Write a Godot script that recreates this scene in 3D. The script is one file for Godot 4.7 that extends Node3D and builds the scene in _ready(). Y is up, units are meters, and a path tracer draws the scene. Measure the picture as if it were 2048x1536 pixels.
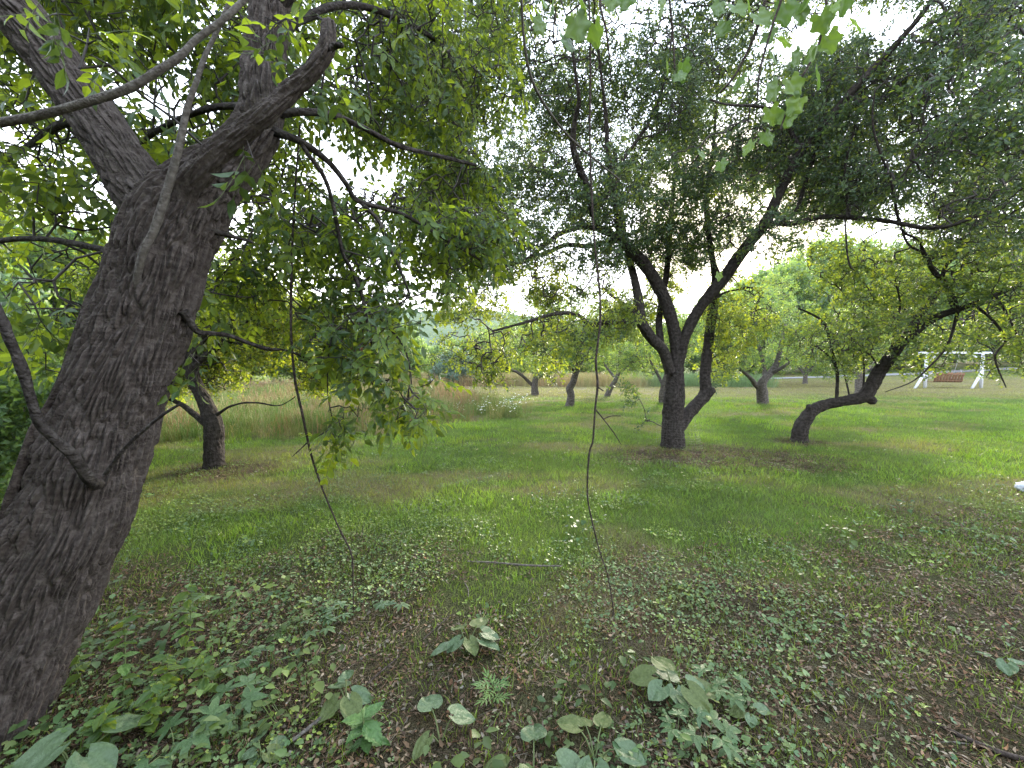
extends Node3D
# An old orchard on a late summer evening: a leaning tree close by on the left, apple trees on a mown lawn,
# a strip of rough meadow, woods behind. Units are metres, y is up. Tree traces are [x, y, z, radius].

const NEAR_TREE_BASE = [
	-2.13,
	0,
	-1.457,
]
const NEAR_TREE_TRUNK = [
	[-2.238, -0.119, -1.5, 0.2458],
	[-2.242, -0.024, -1.53, 0.2173],
	[-2.172, 0.173, -1.58, 0.209],
	[-2.115, 0.366, -1.62, 0.2067],
	[-2.064, 0.496, -1.65, 0.2064],
	[-1.993, 0.708, -1.68, 0.208],
	[-1.913, 0.891, -1.71, 0.2016],
	[-1.851, 1.139, -1.74, 0.1922],
	[-1.798, 1.362, -1.77, 0.1839],
	[-1.72, 1.593, -1.8, 0.1774],
	[-1.648, 1.826, -1.82, 0.1771],
	[-1.586, 2.059, -1.84, 0.1784],
	[-1.515, 2.233, -1.86, 0.1707],
	[-1.43, 2.373, -1.9, 0.1391],
	[-1.35, 2.471, -1.94, 0.115],
	[-1.265, 2.602, -1.97, 0.1],
	[-1.22, 2.736, -2, 0.0929],
	[-1.224, 2.993, -2.04, 0.0877],
	[-1.207, 3.268, -2.08, 0.0897],
	[-1.2, 3.598, -2.12, 0.0892],
	[-1.148, 4.033, -2.15, 0.0808],
	[-1.032, 4.568, -2.2, 0.068],
]
const NEAR_TREE_LIMBS = [
	[[-1.564, 2.019, -1.86, 0.1236], [-1.601, 2.2, -1.86, 0.128], [-1.667, 2.307, -1.85, 0.1191], [-1.752, 2.474, -1.83, 0.1025], [-1.864, 2.67, -1.8, 0.0933], [-1.976, 2.871, -1.77, 0.0901], [-2.062, 2.995, -1.74, 0.089], [-2.218, 3.193, -1.72, 0.0818], [-2.518, 3.571, -1.75, 0.068], [-2.916, 4.197, -1.9, 0.0543]],
	[[-1.493, 2.2, -1.8, 0.0698], [-1.398, 2.317, -1.76, 0.057], [-1.268, 2.424, -1.74, 0.0492], [-1.148, 2.509, -1.73, 0.0437], [-1.032, 2.582, -1.72, 0.04], [-0.922, 2.679, -1.72, 0.0365], [-0.821, 2.759, -1.71, 0.0346], [-0.755, 2.845, -1.7, 0.0326], [-0.748, 2.932, -1.7, 0.0275]],
	[[-0.776, 2.805, -1.7, 0.0163], [-0.724, 2.833, -1.69, 0.0132], [-0.683, 2.829, -1.68, 0.0091]],
	[[-1.175, 2.755, -2.02, 0.0259], [-1.08, 2.792, -2.05, 0.0194], [-0.948, 2.84, -2.15, 0.0181], [-0.845, 2.865, -2.3, 0.0168], [-0.701, 2.871, -2.5, 0.0154], [-0.526, 2.963, -2.8, 0.014], [-0.28, 3.041, -3.1, 0.0117]],
	[[-1.154, 2.661, -1.98, 0.0231], [-1.069, 2.64, -2, 0.0177], [-1.027, 2.633, -2.05, 0.0158], [-0.954, 2.589, -2.15, 0.0155], [-0.908, 2.519, -2.25, 0.015], [-0.862, 2.456, -2.3, 0.0154], [-0.686, 2.462, -2.5, 0.0123], [-0.516, 2.411, -2.7, 0.0118], [-0.238, 2.307, -3, 0.0094]],
	[[-0.867, 2.458, -2.3, 0.0112], [-0.77, 2.362, -2.35, 0.0115], [-0.733, 2.24, -2.4, 0.0103], [-0.686, 2.126, -2.45, 0.0091], [-0.635, 1.966, -2.5, 0.0062]],
	[[-1.049, 2.637, -2.03, 0.0108], [-1.011, 2.575, -2.05, 0.011], [-0.969, 2.505, -2.1, 0.0113], [-0.951, 2.404, -2.15, 0.0103], [-0.947, 2.281, -2.2, 0.0106], [-0.941, 2.153, -2.25, 0.0109], [-0.91, 2.068, -2.3, 0.0098], [-0.874, 1.959, -2.32, 0.0099], [-0.864, 1.872, -2.35, 0.01], [-0.85, 1.754, -2.37, 0.0087], [-0.84, 1.622, -2.4, 0.0059], [-0.852, 1.441, -2.4, 0.0044]],
	[[-0.862, 1.854, -2.35, 0.0086], [-0.79, 1.811, -2.38, 0.0073], [-0.741, 1.757, -2.4, 0.0074], [-0.672, 1.654, -2.45, 0.0061], [-0.628, 1.501, -2.45, 0.0046], [-0.647, 1.315, -2.45, 0.0038]],
	[[-0.87, 1.878, -2.35, 0.0072], [-0.928, 1.817, -2.33, 0.0057], [-0.995, 1.757, -2.3, 0.0049], [-1.049, 1.648, -2.3, 0.0041], [-1.07, 1.388, -2.3, 0.0034], [-1.045, 1.213, -2.3, 0.0028]],
	[[-1.259, 2.79, -2, 0.0208], [-1.355, 2.821, -2.05, 0.0176], [-1.535, 2.857, -2.12, 0.0168], [-1.731, 2.863, -2.2, 0.016], [-1.956, 2.857, -2.3, 0.0152], [-2.146, 2.846, -2.4, 0.0144], [-2.524, 2.8, -2.6, 0.0126], [-3.006, 2.663, -2.8, 0.0088]],
	[[-1.716, 2.026, -1.85, 0.0201], [-1.852, 2.062, -1.9, 0.0163], [-2.192, 2.14, -2, 0.0157], [-2.479, 2.189, -2.1, 0.0152], [-2.783, 2.207, -2.2, 0.0145], [-3.306, 2.214, -2.4, 0.0119]],
	[[-1.714, 1.046, -1.62, 0.0224], [-1.679, 1.079, -1.56, 0.0199], [-1.657, 1.2, -1.48, 0.0179], [-1.683, 1.307, -1.42, 0.0155], [-1.692, 1.384, -1.4, 0.0144], [-1.7, 1.524, -1.38, 0.0156], [-1.714, 1.64, -1.36, 0.0152], [-1.738, 1.709, -1.36, 0.0152], [-1.879, 1.903, -1.4, 0.014]],
	[[-1.662, 1.089, -1.6, 0.0085], [-1.555, 1.203, -1.58, 0.0077], [-1.44, 1.3, -1.57, 0.0069], [-1.349, 1.361, -1.56, 0.006], [-1.305, 1.385, -1.56, 0.0043]],
	[[-1.479, 1.779, -1.8, 0.024], [-1.468, 1.741, -1.82, 0.0183], [-1.461, 1.689, -1.86, 0.0136], [-1.454, 1.689, -1.95, 0.0121], [-1.447, 1.683, -2.05, 0.0117], [-1.419, 1.652, -2.15, 0.0112], [-1.379, 1.623, -2.25, 0.0105], [-1.332, 1.618, -2.35, 0.0083], [-1.268, 1.563, -2.5, 0.0059]],
	[[-1.374, 2.15, -1.86, 0.0168], [-1.32, 2.138, -1.88, 0.0107], [-1.231, 2.118, -1.92, 0.0055]],
	[[-1.193, 3.301, -2.08, 0.0413], [-0.936, 3.508, -2.05, 0.0368], [-0.577, 3.661, -2, 0.0332], [-0.151, 3.816, -2, 0.0301], [0.335, 4.045, -2.1, 0.0262], [0.866, 4.236, -2.2, 0.0213], [1.474, 4.444, -2.35, 0.0149], [1.979, 4.602, -2.5, 0.0097]],
	[[-1.182, 3.088, -2.05, 0.0263], [-1.118, 3.352, -2.2, 0.0208], [-0.999, 3.683, -2.5, 0.0196], [-0.819, 3.875, -2.8, 0.0189], [-0.574, 3.946, -3.1, 0.0155], [-0.386, 3.904, -3.4, 0.0107]],
	[[-1.844, 2.629, -1.82, 0.0251], [-2.308, 2.758, -2.1, 0.0197], [-2.821, 2.818, -2.4, 0.0173], [-3.38, 2.849, -2.7, 0.0164], [-4.068, 2.742, -3, 0.0135]],
]
const NEAR_TREE_CLUMPS = [
	[-5.41, 2.18, -3.7, 0.34],
	[-3.7, 3.58, -3.47, 0.45],
	[-5.52, 5.43, -3.86, 0.37],
	[-2.37, 4.68, -3.04, 0.43],
	[-5.48, 1.81, -3.99, 0.29],
	[-1.59, 3.22, -2.55, 0.37],
	[-4.56, 4.01, -3.02, 0.38],
	[-3.36, 3.61, -2.56, 0.38],
	[-4.79, 5.46, -3.86, 0.4],
	[-3.79, 5.11, -4.18, 0.46],
	[-5.17, 4.1, -3.62, 0.43],
	[-2.41, 3.91, -3.84, 0.42],
	[-5.01, 3.3, -3.95, 0.46],
	[-2.31, 2.51, -2.17, 0.33],
	[-1.88, 3.08, -2.46, 0.4],
	[-2.52, 2.57, -2.89, 0.37],
	[-3.43, 2.33, -3.19, 0.36],
	[-2.29, 3.75, -2.19, 0.43],
	[-1.71, 2.83, -2.93, 0.32],
	[-3.11, 3.48, -3.91, 0.33],
	[-3.58, 1.74, -3.31, 0.38],
	[-5.34, 3.54, -4.11, 0.28],
	[-3.16, 2.34, -3.96, 0.44],
	[-2.48, 3.24, -3.28, 0.37],
	[-3.09, 4.2, -3.16, 0.38],
	[-3.87, 3.78, -3.23, 0.41],
	[-2.05, 2.8, -2.16, 0.33],
	[-5.45, 3.3, -3.91, 0.45],
	[-2.06, 2.09, -2.64, 0.46],
	[-1.86, 3.58, -2.14, 0.29],
	[-1.86, 3.39, -2.33, 0.41],
	[-2.9, 3.9, -2.44, 0.39],
	[-4.95, 4.3, -3.59, 0.38],
	[-2.67, 2.76, -2.15, 0.36],
	[-2.62, 3.53, -2.33, 0.47],
	[-3.5, 4.34, -3.37, 0.45],
	[-3.62, 4, -2.41, 0.43],
	[-5.01, 2.68, -3.52, 0.4],
	[-5.22, 1.67, -3.78, 0.39],
	[-3.97, 2.66, -2.93, 0.4],
	[-2.83, 6.03, -4.64, 0.41],
	[-0.87, 4.8, -4.13, 0.38],
	[-1, 4.95, -3.75, 0.34],
	[-1.03, 3.91, -2.88, 0.27],
	[-1.26, 4.38, -3.64, 0.44],
	[-1.03, 3.47, -3.32, 0.27],
	[-1.71, 5.18, -3.92, 0.46],
	[-0.98, 5.78, -4.77, 0.42],
	[-0.78, 2.82, -4.48, 0.42],
	[-0.6, 3.26, -3.82, 0.37],
	[-1.18, 2.8, -3.58, 0.44],
	[-0.24, 4.22, -4.05, 0.44],
	[-0.58, 3.65, -3.29, 0.33],
	[-0.25, 5.4, -4.91, 0.4],
	[-1.37, 4.15, -4.23, 0.38],
	[-1.75, 4.95, -3.93, 0.45],
	[-1.1, 6.03, -4.6, 0.41],
	[-0.24, 5.46, -4.44, 0.28],
	[-0.73, 4.24, -3.3, 0.43],
	[-2.76, 4.4, -4.68, 0.31],
	[-1.97, 2.69, -3.73, 0.4],
	[-2.02, 3.91, -3.18, 0.4],
	[-2.93, 5.35, -4.59, 0.3],
	[-1.98, 3.26, -3.65, 0.27],
	[-2.62, 4.69, -4.15, 0.41],
	[-1.66, 3.74, -2.87, 0.35],
	[-0.72, 3.59, -4.78, 0.41],
	[-0.33, 3.3, -3.84, 0.31],
	[-0.66, 3.91, -3.02, 0.35],
	[-0.31, 5.36, -4.09, 0.34],
	[-1.53, 6.06, -4.91, 0.32],
	[-0.72, 3.52, -2.84, 0.37],
	[-1.59, 4.39, -2.87, 0.3],
	[-2.35, 3.57, -3.92, 0.46],
	[-1.69, 3.81, -3.35, 0.38],
	[-1.08, 3.19, -4.36, 0.31],
	[-1.06, 3.25, -2.81, 0.27],
	[-1.67, 5.7, -4.39, 0.31],
	[-1.93, 4.49, -3.31, 0.31],
	[-1.09, 3.84, -3.48, 0.39],
	[-2.6, 2.95, -4.92, 0.41],
	[-1.51, 4.07, -4.08, 0.27],
	[-1.22, 3.49, -3.2, 0.28],
	[-0.49, 4.46, -3.94, 0.44],
	[-1.76, 2.17, -2.71, 0.22],
	[-1.11, 2.37, -2.31, 0.24],
	[-2.16, 2.61, -3.4, 0.2],
	[-1.19, 2.29, -3, 0.17],
	[-1.39, 1.95, -2.88, 0.23],
	[-1.45, 2.67, -3.13, 0.22],
	[-2.01, 2.74, -3.25, 0.2],
	[-1.38, 1.97, -3.09, 0.25],
	[-2.31, 2.61, -3.36, 0.2],
	[-1.38, 2.39, -2.86, 0.19],
	[-1.77, 2.19, -2.94, 0.25],
	[-1.5, 2.62, -3.25, 0.26],
	[-1.13, 2.23, -3.09, 0.17],
	[-1.04, 2.13, -2.61, 0.16],
	[-1.5, 2.42, -2.62, 0.24],
	[-0.46, 2.55, -2.88, 0.15],
	[-0.62, 2.41, -3.24, 0.21],
	[-0.18, 2.49, -2.98, 0.16],
	[-0.47, 2.5, -2.75, 0.22],
	[-0.15, 2.46, -2.82, 0.2],
	[-0.12, 2.61, -3.02, 0.2],
	[-0.32, 2.51, -2.93, 0.14],
	[-0.33, 2.5, -3.24, 0.19],
	[-0.33, 2.34, -3.02, 0.18],
	[-0.55, 2.48, -3.17, 0.14],
	[-0.55, 2.13, -2.8, 0.19],
	[-0.38, 2.48, -3.3, 0.15],
	[-0.84, 2.27, -2.42, 0.22],
	[-0.64, 2.6, -2.8, 0.2],
	[-0.84, 2.37, -2.95, 0.15],
	[-1.12, 2.56, -2.76, 0.23],
	[-0.84, 2.05, -2.65, 0.21],
	[-1.3, 2.48, -2.91, 0.21],
	[-0.91, 2.5, -2.54, 0.16],
	[-0.99, 2, -2.48, 0.22],
	[-0.62, 2.56, -2.64, 0.18],
	[-0.79, 1.94, -2.48, 0.14],
	[-0.92, 1.95, -2.68, 0.17],
	[-0.85, 2.6, -2.82, 0.15],
	[-0.74, 1.4, -2.52, 0.16],
	[-0.58, 1.3, -2.21, 0.13],
	[-0.51, 1.47, -2.56, 0.1],
	[-0.82, 1.75, -2.42, 0.14],
	[-1.1, 1.76, -2.31, 0.16],
	[-0.65, 1.81, -2.2, 0.16],
	[-1.08, 1.79, -2.59, 0.16],
	[-0.73, 1.46, -2.28, 0.16],
	[-0.71, 1.23, -2.56, 0.12],
	[-0.84, 1.79, -2.26, 0.1],
	[-0.86, 1.51, -2.2, 0.14],
	[-0.96, 1.72, -2.53, 0.13],
	[-0.96, 1.59, -2.48, 0.1],
	[-0.91, 1.68, -2.41, 0.15],
	[-1.11, 1.69, -2.44, 0.16],
	[-0.74, 1.7, -2.33, 0.11],
	[-1.13, 1.83, -2.48, 0.16],
	[-1.12, 1.91, -2.59, 0.13],
	[-0.77, 1.63, -2.22, 0.16],
	[-0.65, 1.26, -2.45, 0.15],
	[-1.02, 1.62, -2.26, 0.15],
	[-1.02, 1.61, -2.6, 0.15],
	[-1, 1.26, -2.25, 0.09],
	[-1.04, 1.11, -2.31, 0.1],
	[-1.12, 1.08, -2.36, 0.08],
	[-1.01, 1.13, -2.28, 0.09],
	[-0.97, 1.24, -2.37, 0.09],
	[-1.4, 5.58, -5.2, 0.3],
	[-0.45, 4.17, -4.11, 0.36],
	[-0.87, 4.09, -3.24, 0.31],
	[-0.71, 2.91, -3.96, 0.28],
	[-0.73, 3.51, -3.88, 0.39],
	[-0.76, 4.11, -5, 0.37],
	[-1.28, 6.09, -5.09, 0.36],
	[-0.64, 3.83, -4.96, 0.32],
	[-0.68, 2.8, -3.47, 0.41],
	[-0.46, 3.07, -4.89, 0.36],
	[-1, 5.11, -4.26, 0.36],
	[-0.54, 3.29, -3.64, 0.31],
	[-0.86, 4.16, -3.95, 0.42],
	[-0.14, 4.83, -3.99, 0.29],
	[-0.38, 2.61, -3.6, 0.41],
	[-0.97, 5.92, -4.73, 0.33],
	[-0.9, 3.94, -3.66, 0.34],
	[-0.73, 4.46, -4.38, 0.32],
	[-3.91, 5.56, -3.11, 0.35],
	[-1.74, 4.36, -2.28, 0.45],
	[-4.44, 4.33, -2.3, 0.35],
	[-2.45, 4.17, -2.37, 0.38],
	[-1.67, 4.77, -3.01, 0.42],
	[-0.02, 4.55, -2.4, 0.36],
	[-3.2, 4.26, -2.45, 0.47],
	[-1.55, 5.19, -2.97, 0.34],
	[-5.91, 5.56, -3.15, 0.43],
	[-3.65, 4.87, -2.83, 0.4],
	[-0.4, 4.44, -2.54, 0.47],
	[-2.56, 5.06, -3.22, 0.4],
	[-6.33, 5.3, -3.27, 0.47],
	[0.1, 5.5, -3.17, 0.47],
	[-2.23, 5.62, -3.38, 0.56],
	[-2.08, 4.17, -2.28, 0.5],
	[-1.7, 5.09, -3.35, 0.4],
	[-3.69, 4.51, -2.28, 0.51],
	[-4.7, 5.02, -2.75, 0.54],
	[-5.44, 5.13, -2.97, 0.54],
	[-4.21, 5.4, -3.54, 0.36],
	[-4.05, 4.75, -2.53, 0.45],
	[-1.41, 4.32, -2.21, 0.43],
	[-4.09, 5.7, -3.53, 0.49],
	[0.3, 5.37, -3.42, 0.52],
	[-2.58, 4.41, -2.34, 0.48],
	[-1.57, 2.74, -1.5, 0.08],
	[-1.57, 2.77, -1.45, 0.08],
	[-1.53, 2.64, -1.5, 0.06],
	[-2.1, 1.82, -1.75, 0.14],
	[-2.03, 1.74, -1.8, 0.12],
	[-2.04, 1.9, -1.7, 0.1],
	[-1.55, 1.96, -2, 0.08],
	[-1.53, 1.57, -1.95, 0.05],
	[-1.52, 1.5, -1.95, 0.05],
	[-1, 2.92, -1.8, 0.12],
	[-0.89, 2.98, -1.8, 0.12],
	[-0.86, 2.79, -1.85, 0.1],
	[-1.09, 2.37, -1.7, 0.05],
]
const TRUNK_VINES = [
	[[-1.768, 2.374, -1.42, 0.0144], [-1.619, 2.402, -1.42, 0.0147], [-1.479, 2.448, -1.43, 0.0144], [-1.348, 2.507, -1.45, 0.0141], [-1.262, 2.566, -1.46, 0.0128], [-1.186, 2.638, -1.48, 0.0115], [-1.138, 2.711, -1.5, 0.0109], [-1.057, 2.793, -1.52, 0.0104], [-0.992, 2.89, -1.55, 0.0098], [-0.884, 3.06, -1.6, 0.0084]],
	[[-1.742, 1.694, -1.8, 0.0097], [-1.605, 1.812, -1.7, 0.0129], [-1.502, 1.978, -1.64, 0.0143], [-1.448, 2.081, -1.64, 0.0153], [-1.409, 2.182, -1.64, 0.0154], [-1.354, 2.305, -1.63, 0.0144], [-1.314, 2.404, -1.62, 0.0126], [-1.28, 2.535, -1.62, 0.0108], [-1.242, 2.632, -1.62, 0.01], [-1.206, 2.748, -1.63, 0.0092], [-1.168, 2.84, -1.64, 0.0084], [-1.098, 3.023, -1.66, 0.0076]],
	[[-1.854, 1.736, -1.78, 0.0132], [-1.829, 1.548, -1.66, 0.0175], [-1.885, 1.378, -1.62, 0.0185], [-1.924, 1.297, -1.6, 0.0182], [-1.956, 1.177, -1.58, 0.0178], [-1.989, 1.042, -1.56, 0.0175], [-2.022, 0.922, -1.55, 0.0173], [-2.101, 0.612, -1.52, 0.0168], [-2.158, 0.243, -1.47, 0.0161]],
]
const MID_TREE_BACKLIT = [  # clumps whose low sprays have backlight painted into their leaf tone
	[-0.91, 1.75, -6.94, 0.45],
	[-0.39, 2.54, -7.08, 0.39],
	[-0.26, 1.77, -6.5, 0.42],
	[-0.92, 2.64, -7.36, 0.33],
	[-0.41, 1.58, -6.9, 0.29],
	[0.46, 1.79, -6.11, 0.39],
	[-0.73, 2.27, -5.97, 0.3],
	[2.04, 2.33, -7.51, 0.35],
	[0.71, 1.46, -7, 0.29],
	[1.38, 2.02, -6.16, 0.35],
	[-0.53, 1.59, -6.68, 0.28],
	[-0.35, 2.94, -7.09, 0.29],
	[0.42, 2.75, -6.64, 0.4],
	[0.45, 2.16, -6.65, 0.35],
	[0.63, 2.74, -6.63, 0.31],
	[0.85, 1.91, -5.86, 0.4],
	[1.65, 2.19, -6.42, 0.38],
	[1.61, 2.43, -6.34, 0.3],
	[0.69, 2.1, -6.26, 0.34],
	[-1.23, 2.5, -7.5, 0.38],
	[-0.32, 1.36, -6.44, 0.31],
	[-0.64, 2.62, -7.31, 0.32],
	[3.02, 3.16, -8.06, 0.31],
	[3.12, 3.19, -8.26, 0.42],
	[2.23, 2.48, -8.02, 0.33],
	[2.31, 2.74, -8.23, 0.45],
	[2.94, 2.76, -8.32, 0.38],
	[2.11, 2.2, -7.62, 0.29],
	[2.52, 2.41, -7.83, 0.47],
	[4.05, 2.39, -7.61, 0.37],
	[4.01, 1.98, -7.39, 0.41],
	[4.24, 3.25, -8.07, 0.34],
	[4.22, 1.44, -8.16, 0.41],
	[4.24, 2.76, -7.34, 0.34],
	[3.89, 1.69, -7.51, 0.36],
	[4.47, 2.27, -7.36, 0.31],
	[3.72, 2.38, -7.12, 0.42],
	[5.13, 2.44, -8.31, 0.37],
]
const MID_TREE_BASE = [
	2.949,
	0,
	-7.228,
]
const MID_TREE_TRUNK = [
	[2.951, -0.111, -7.228, 0.2453],
	[2.947, 0.065, -7.228, 0.2103],
	[2.94, 0.398, -7.228, 0.1927],
	[2.957, 0.857, -7.228, 0.1795],
	[2.969, 1.132, -7.228, 0.1663],
	[2.98, 1.45, -7.228, 0.1312],
	[2.991, 1.767, -7.228, 0.1137],
	[2.928, 2.128, -7.228, 0.1051],
	[2.801, 2.557, -7.228, 0.1054],
	[2.642, 2.887, -7.228, 0.1057],
	[2.35, 3.261, -7.128, 0.1048],
	[2.095, 3.468, -7.028, 0.0995],
	[1.873, 3.668, -6.928, 0.0856],
	[1.805, 3.911, -6.878, 0.0595],
	[1.719, 4.304, -6.828, 0.0507],
	[1.631, 4.626, -6.728, 0.0459],
	[1.521, 4.922, -6.528, 0.0405],
	[1.446, 5.266, -6.328, 0.0314],
	[1.341, 5.65, -6.128, 0.0228],
	[1.219, 6.064, -5.928, 0.0184],
]
const MID_TREE_LIMBS = [
	[[1.992, 3.565, -6.978, 0.0774], [1.719, 3.718, -6.928, 0.0644], [1.482, 3.803, -6.828, 0.0594], [1.358, 3.981, -6.728, 0.0586], [1.217, 4.3, -6.528, 0.057], [1.045, 4.548, -6.328, 0.0593], [0.912, 4.773, -6.128, 0.046], [0.908, 5.031, -5.928, 0.0371], [0.93, 5.182, -5.728, 0.0322], [0.841, 5.441, -5.528, 0.0242], [0.742, 5.791, -5.328, 0.0167]],
	[[1.482, 3.795, -6.828, 0.0424], [1.211, 3.786, -6.728, 0.042], [0.997, 3.721, -6.628, 0.0414], [0.722, 3.562, -6.428, 0.0363], [0.477, 3.339, -6.328, 0.0278], [0.201, 3.121, -6.228, 0.0196]],
	[[1.948, 3.65, -6.978, 0.0474], [1.745, 3.639, -7.028, 0.0435], [1.339, 3.591, -7.128, 0.0444], [0.965, 3.637, -7.228, 0.0407], [0.635, 3.505, -7.228, 0.0408], [0.098, 3.329, -7.228, 0.0318], [-0.395, 3.153, -7.228, 0.0182]],
	[[2.833, 1.362, -7.128, 0.0951], [2.689, 1.745, -7.078, 0.0947], [2.482, 1.937, -7.028, 0.0944], [2.259, 2.215, -6.928, 0.0892], [2.224, 2.59, -7.028, 0.0777], [2.208, 2.993, -7.228, 0.0711], [2.191, 3.333, -7.428, 0.064], [2.129, 3.845, -7.628, 0.0565], [2.058, 4.661, -7.828, 0.0484], [2.018, 5.696, -8.028, 0.0348]],
	[[2.303, 2.19, -6.928, 0.0467], [2.132, 2.24, -6.828, 0.042], [1.78, 2.219, -6.628, 0.041], [1.485, 2.183, -6.428, 0.0399], [1.233, 2.142, -6.328, 0.0394], [1.049, 2.264, -6.228, 0.035], [0.841, 2.298, -6.128, 0.0307], [0.572, 2.256, -6.028, 0.0265], [0.193, 2.134, -5.928, 0.0224], [-0.284, 2.001, -5.828, 0.0147]],
	[[2.25, 2.233, -6.928, 0.034], [1.966, 2.493, -6.828, 0.0295], [1.768, 2.587, -6.728, 0.025], [1.469, 2.757, -6.528, 0.0162]],
	[[2.767, 1.724, -7.328, 0.0669], [2.73, 2.19, -7.428, 0.0634], [2.787, 2.571, -7.528, 0.055], [2.924, 3.232, -7.628, 0.0556], [3.005, 3.922, -7.728, 0.0563], [3.086, 4.661, -7.828, 0.0427], [3.177, 5.457, -7.928, 0.0336], [3.273, 6.452, -8.028, 0.0242]],
	[[2.982, 1.359, -7.228, 0.105], [3.1, 1.981, -7.178, 0.0952], [3.29, 2.429, -7.128, 0.094], [3.488, 2.763, -7.028, 0.0963], [3.655, 3.001, -6.928, 0.0984], [3.809, 3.318, -6.778, 0.0956], [3.898, 3.504, -6.628, 0.0852], [4.008, 3.733, -6.428, 0.082], [4.082, 4.114, -6.228, 0.0681], [4.208, 4.638, -5.978, 0.0612], [4.32, 4.738, -5.928, 0.0604], [4.505, 5.034, -5.728, 0.0544], [4.62, 5.242, -5.528, 0.0488], [4.785, 5.446, -5.428, 0.0445], [4.877, 5.591, -5.228, 0.0367], [4.973, 5.782, -5.028, 0.0295], [5.142, 6.145, -4.928, 0.0207]],
	[[3.963, 3.656, -6.478, 0.049], [4.166, 3.741, -6.428, 0.0445], [4.374, 3.707, -6.328, 0.0434], [4.678, 3.735, -6.128, 0.0379], [4.934, 3.656, -5.928, 0.0361], [5.335, 3.53, -5.728, 0.0311], [5.596, 3.381, -5.528, 0.0295], [5.753, 3.334, -5.328, 0.0224], [5.908, 3.403, -5.128, 0.0133]],
	[[4.178, 3.76, -6.328, 0.0291], [4.337, 3.838, -6.228, 0.0284], [4.404, 4.123, -6.178, 0.0281], [4.452, 4.599, -6.028, 0.0238], [4.476, 4.961, -5.928, 0.0167], [4.48, 5.517, -5.828, 0.0131]],
	[[4.934, 3.663, -5.928, 0.0164], [4.889, 3.834, -5.928, 0.0164], [4.747, 4.311, -5.828, 0.0162], [4.785, 4.846, -5.728, 0.0127], [4.775, 5.25, -5.628, 0.0093]],
	[[5.429, 3.499, -5.678, 0.0184], [5.333, 3.604, -5.628, 0.0182], [5.134, 3.985, -5.528, 0.018], [4.837, 4.424, -5.428, 0.0148], [4.668, 4.679, -5.328, 0.0117], [4.593, 4.987, -5.228, 0.0086]],
	[[4.861, 3.649, -5.928, 0.0099], [4.87, 3.176, -5.878, 0.013], [4.925, 2.947, -5.878, 0.013], [4.994, 2.882, -5.878, 0.0065]],
	[[2.971, 0.232, -7.228, 0.1313], [3.205, 0.557, -7.278, 0.1184], [3.425, 0.774, -7.328, 0.1142], [3.602, 0.974, -7.378, 0.1102], [3.584, 1.29, -7.378, 0.097], [3.642, 1.755, -7.428, 0.0886], [3.686, 2.19, -7.428, 0.0841], [3.764, 2.62, -7.478, 0.0801], [3.789, 3.061, -7.478, 0.0711], [3.738, 3.458, -7.528, 0.0538], [3.673, 3.788, -7.528, 0.0494], [3.651, 4.343, -7.628, 0.0455], [3.658, 4.782, -7.628, 0.041], [3.686, 5.119, -7.628, 0.0364], [3.741, 5.49, -7.628, 0.0318], [3.777, 6.208, -7.628, 0.0227], [3.828, 7.007, -7.628, 0.0181]],
	[[3.579, 0.939, -7.348, 0.0966], [3.65, 1.007, -7.308, 0.0827], [3.688, 1.055, -7.278, 0.065]],
	[[4.209, 4.624, -5.978, 0.0408], [4.157, 4.806, -6.028, 0.0344], [4.079, 4.934, -6.028, 0.0276], [3.821, 5.135, -5.928, 0.0205], [3.435, 5.163, -5.828, 0.0204], [2.976, 5.053, -5.628, 0.0166], [2.605, 4.992, -5.428, 0.0129]],
	[[3.755, 2.695, -7.428, 0.0265], [3.936, 2.832, -7.428, 0.022], [4.336, 2.905, -7.328, 0.0128]],
	[[1.631, 4.626, -6.728, 0.0333], [1.966, 5.077, -6.828, 0.0294], [2.323, 5.618, -6.928, 0.0254], [2.562, 6.265, -6.928, 0.0211], [2.67, 7.065, -6.928, 0.0168]],
]
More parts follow.
